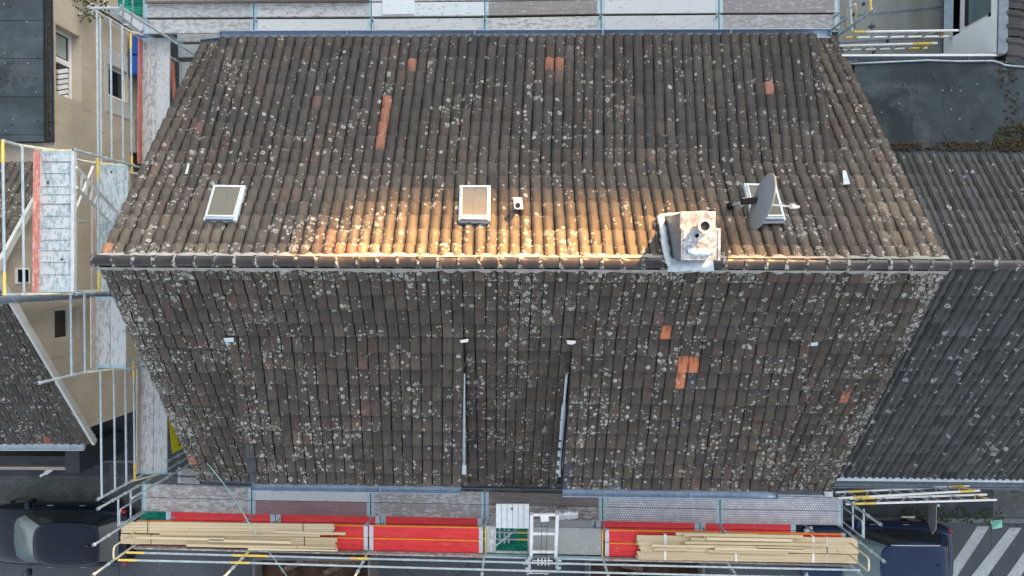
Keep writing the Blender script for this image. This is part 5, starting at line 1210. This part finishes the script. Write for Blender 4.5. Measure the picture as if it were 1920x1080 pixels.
mb = MB(); c = P(1867, 982, .12); mb.add([c+Vector(v) for v in ((-.18, .1, .01), (.15, .14, .05), (.18, -.1, .02), (-.12, -.15, .05), (0, 0, .09))], [(0, 1, 4), (1, 2, 4), (2, 3, 4), (3, 0, 4), (3, 2, 1, 0)]); tag(mb.build('litter', 'litter_green', None, c), 'crumpled mint green wrapper on the kerb near the road stripes', 'litter')
mb = MB(); a, b = P(75, 893, .13), P(94, 883, .13); mb.beam(a, b, .07, .02); mb.beam(a+(b-a)*.5, b+Vector((.05, .06, 0)), .12, .012); tag(mb.build('litter', 'foil', None, a), 'white scrap of paper on the pavement below the left house', 'litter')

# brown skips in the street
def skip(x0, x1, y0, label, fill):
    zt = 1.35; a, b = P(x0, y0, zt), P(x1, y0, zt); dep = 1.9; t = thing('skip', label, 'skip', ((a.x+b.x)/2, a.y-dep/2, 0)); w_ = .06
    mb = MB(); cxm = (a.x+b.x)/2
    mb.box((a.x+w_/2, a.y-dep/2, zt/2+.02), (w_, dep, zt)); mb.box((b.x-w_/2, a.y-dep/2, zt/2+.02), (w_, dep, zt)); mb.box((cxm, a.y-w_/2, zt/2+.02), (b.x-a.x-2*w_-.004, w_, zt)); mb.box((cxm, a.y-dep+w_/2, zt/2+.02), (b.x-a.x-2*w_-.004, w_, zt)); mb.box((cxm, a.y-dep/2, .1), (b.x-a.x-.14, dep-.14, .08)); mb.build('shell', 'rust_steel', t)
    rg = random.Random(int(x0)); rows = [[Vector((a.x+.07+(b.x-a.x-.14)*i/24, a.y-.07-(dep-.14)*j/14, .75+.12*math.sin(i*.5)*math.sin(j*.4)+rg.uniform(-.05, .05))) for j in range(15)] for i in range(25)]
    mb = MB(); mb.grid(rows); mb.build('fill', 'soil', t, smooth=True)
    for k in range(7):
        mb = MB(); p = Vector((a.x+.3+rg.random()*(b.x-a.x-.6), a.y-.2-rg.random()*(dep-.4), .9)); mb.box(p, (.5+rg.random()*.8, .16, .03), Euler((rg.uniform(-.15, .15), rg.uniform(-.1, .1), rg.random()*.9-.4)).to_matrix()); mb.build('board', 'brown_board', t)
skip(474, 694, 1046, 'brown filled open skip in the street below the left battens', 0); skip(1104, 1322, 1048, 'brown filled open skip in the street below the right battens', 1)

# sign
sp = P(1760, 948, 2.75); sg = thing('arrow_sign', 'grey pointed direction sign on a pale blue post at the kerb', 'sign', (sp.x, sp.y, 0))
mb = MB(); mb.tube((sp.x, sp.y, 0), sp, .038, 12); mb.build('post', 'steel_plate', sg)
mb = MB(); y0, y1, z0, z1 = sp.y+.03, P(1747, 1003, 2.6).y, 2.38, 2.72; vs = [(sp.x-.05, y0, z0), (sp.x-.05, y0, z1), (sp.x-.05, y1+.2, z1), (sp.x-.05, y1, (z0+z1)/2), (sp.x-.05, y1+.2, z0)]
mb.add(vs+[(v[0]+.025, v[1], v[2]) for v in vs], [(0, 1, 2, 3, 4), (9, 8, 7, 6, 5)]+[(i, 5+i, 5+(i+1) % 5, (i+1) % 5) for i in range(5)]); mb.build('panel', 'rim_grey', sg)

# ============================================================ CARS
def make_car(xr, yn, label, paintm, L, W, rail_=False):
    """rear bumper at xr, car points to -X; yn = side nearest the pavement (larger Y)"""
    yc = yn-W/2; t = thing('parked_car', label, 'car', (xr-L/2, yc, 0), 'cars parked along the street')
    T = lambda x, y, z: Vector((xr-x, yc+y, z))
    st = [(0, .80, .42, .80), (.06, .90, .34, .98), (.30, .97, .25, 1.02), (.9, 1.0, .22, 1.0), (1.6, 1.0, .20, .97), (2.4, 1.0, .20, .95), (2.95, .99, .22, .94), (3.3, .98, .24, .90), (3.8, .95, .27, .84), (4.1, .88, .30, .76), (4.24, .76, .36, .64), (4.28, .66, .42, .55)]
    k = L/4.28; H = W/2; rows = []
    for x, wf, zl, zt in st:
        w_ = H*wf; prof_ = [(-.70*w_, zl), (-.94*w_, zl+.06), (-w_, zl+(zt-zl)*.35), (-.99*w_, zl+(zt-zl)*.62), (-.955*w_, zl+(zt-zl)*.86), (-.86*w_, zt-.012), (-.45*w_, zt+.018), (0, zt+.026)]
        prof_ = prof_+[(-y, z) for y, z in prof_[-2::-1]]; rows.append([T(x*k, y, z) for y, z in prof_])
    mb = MB(); mb.grid(rows); n = len(rows[0]); mb.add(rows[0], [tuple(range(n))]); mb.add(rows[-1], [tuple(range(n-1, -1, -1))]); mb.build('body', paintm, t, smooth=True, subsurf=1)
    # greenhouse: rounded rings from the belt line to the roof
    def chaikin(r, n=2):
        for _ in range(n): r = [q for a, b in zip(r, r[1:]+r[:1]) for q in ((a[0]*.75+b[0]*.25, a[1]*.75+b[1]*.25), (a[0]*.25+b[0]*.75, a[1]*.25+b[1]*.75))]
        return r
    def half(l): return chaikin([(x, -y) for x, y in l]+[(x, y) for x, y in l[::-1]])
    gb = half([(.14, .62), (.30, .80), (1.2, .90), (2.2, .89), (2.8, .84), (3.22, .62), (3.30, .30)]); gt = half([(.55, .46), (.66, .60), (1.2, .67), (1.75, .665), (2.05, .62), (2.30, .46), (2.36, .22)])
    m = len(gb)
    def ring(f, z, sx=1.0, sy=1.0, cx=1.45):
        return [T((cx+((a[0]*(1-f)+b[0]*f)-cx)*sx)*k, (a[1]*(1-f)+b[1]*f)*H*1.02*sy, z) for a, b in zip(gb, gt)]
    loop = lambda a: a+[a[0]]
    lev = [(0, .93), (.3, 1.10), (.62, 1.27), (.88, 1.40), (1, 1.445)]
    mb = MB(); mb.grid([loop(ring(f, z)) for f, z in lev]); mb.build('cabin_glass', 'glass_car', t, smooth=True)
    def band(name, mat, sel, f0, f1, off):
        idx = [i for i in range(m) if sel(gb[i])]; st_ = next((q for q in range(len(idx)) if (idx[q]-idx[q-1]) % m != 1), 0); idx = idx[st_:]+idx[:st_]
        rows = []
        for q in range(5):
            f = f0+(f1-f0)*q/4; z = np.interp(f, [a for a, _ in lev], [b for _, b in lev]); r = ring(f, z+off, 1+off*.5, 1+off*.5); rows.append([r[i] for i in idx])
        mb = MB(); mb.grid(rows); return mb.build(name, mat, t, smooth=True)
    band('windscreen', 'glass_screen', lambda p: p[0] > 2.95 and abs(p[1]) < .78, .08, .97, .012)
    band('rear_window', 'glass_dark', lambda p: p[0] < .24, .25, .92, .012)
    for sg in (-1, 1):
        band('pillar', paintm, lambda p: .24 <= p[0] < .62 and p[1]*sg > 0, .0, 1.0, .014); band('pillar', 'black_plastic', lambda p: 2.62 < p[0] < 2.98 and p[1]*sg > .3, .0, 1.0, .014)
    zr = 1.445
    mb = MB(); mb.grid([loop(ring(1, zr-.01, 1.04, 1.05)), loop(ring(1, zr+.012, 1.03, 1.04)), loop(ring(1, zr+.035, .95, .93)), loop(ring(1, zr+.052, .78, .72)), loop(ring(1, zr+.060, .4, .36)), loop(ring(1, zr+.062, .02, .02))]); mb.build('roof', paintm, t, smooth=True)
    for s in (-1, 1):
        mb = MB(); c = T(2.80*k, s*(H+.08), 1.0); mb.box(c, (.13, .20, .13)); mb.build('mirror', paintm, t, bevel=.03)
        for x in (.85, 3.42):
            mb = MB(); mb.tube(T(x*k, s*(H-.20), .31), T(x*k, s*(H-.01), .31), .315, 24); wh = mb.build('wheel', 'tyre', t); mb = MB(); mb.tube(T(x*k, s*(H-.05), .31), T(x*k, s*(H+.0), .31), .2, 18); mb.build('rim', 'rim_grey', wh)
        mb = MB(); c = T(.17, s*H*.74, .84); mb.box(c, (.16, .26, .15), Matrix.Rotation(-s*.3, 3, 'Z')); mb.build('tail_light', 'tail_red', t, bevel=.03)
        mb = MB(); c = T(L-.24, s*H*.70, .68); mb.box(c, (.26, .30, .10), Matrix.Rotation(s*.45, 3, 'Z')); mb.build('headlight', 'lamp_clear', t, bevel=.03)
        for x in (1.35, 2.3):
            mb = MB(); mb.beam(T(x*k-.09, s*(H+.005), .80), T(x*k+.09, s*(H+.005), .80), .025, .03); mb.build('door_handle', 'rim_grey', t, bevel=.005)
        if rail_:
            mb = MB(); mb.path([T(x*k, s*H*.62, zr+.03+.02*math.sin((x-.7)/1.4*3.14)) for x in np.linspace(.75, 2.1, 8)], .012, 8); mb.build('roof_rail', 'aluminium', t, smooth=True)
    mb = MB(); mb.path([T(3.27*k, -.5, .97), T(3.05*k, -.02, 1.07)], .010, 6); mb.path([T(3.27*k, .08, .97), T(3.02*k, .52, 1.07)], .010, 6); mb.build('wipers', 'black_plastic', t)
    c = T(.86*k, 0, zr+.06); mb = MB(); mb.beam(c, c+Vector((.11, 0, .045)), .045, .03); mb.build('antenna_fin', 'black_plastic', t, bevel=.01)
    mb = MB(); c = T(.0, 0, .68); mb.box(c, (.02, .52, .12)); mb.build('number_plate', 'white_paint', t)
    return t
make_car(P(243, 1000, .8).x, P(100, 948, .8).y, 'midnight blue black car at the lower left beside the kerb', 'car_midnight', 4.3, 1.80)
make_car(P(1787, 1000, .8).x, P(1700, 984, .8).y, 'navy blue car at the lower right, half under the scaffold end', 'car_navy', 4.3, 1.80, True)

# ============================================================ ADDED SUN BLOCKER OUTSIDE THE FRAME (shades the roof, leaves a lit patch)
perp = Vector((AZY, -AZX, 0)); az = Vector((AZX, AZY, 0)); DIST = 46.0; te = math.tan(D2R(SUN_EL))
blk = thing('sun_blocker', 'unseen stepped block added to shade the roof and shape its sun patch', 'sun blocker', az*DIST)
def block_piece(h0, h1, v0, v1, name='wall'):
    # piece of the added blocker; top heights given on the sun line through the house
    mb = MB(); pts = []
    for h, v in ((h0, v0), (h1, v1)):
        base = az*DIST+perp*h; pts.append((base, v+DIST*te))
    (a, za), (b, zb) = pts; dpt = az*9.0
    vs = [a, b, b+dpt, a+dpt]; top = [Vector((v.x, v.y, z)) for v, z in zip(vs, (za, zb, zb-3, za-3))]
    mb.add([Vector((v.x, v.y, 0)) for v in vs]+top, [(3, 2, 1, 0), (4, 5, 6, 7)]+[(i, (i+1) % 4, 4+(i+1) % 4, 4+i) for i in range(4)])
    return mb.build(name, 'house_render', blk)
block_piece(-16, -2.85, 13.5, 13.5)
block_piece(-2.85, 1.9, 9.36, 8.13)
block_piece(1.9, 2.9, 9.1, 8.85)
block_piece(2.9, 3.9, 9.1, 8.95)
block_piece(3.9, 20, 12, 12)
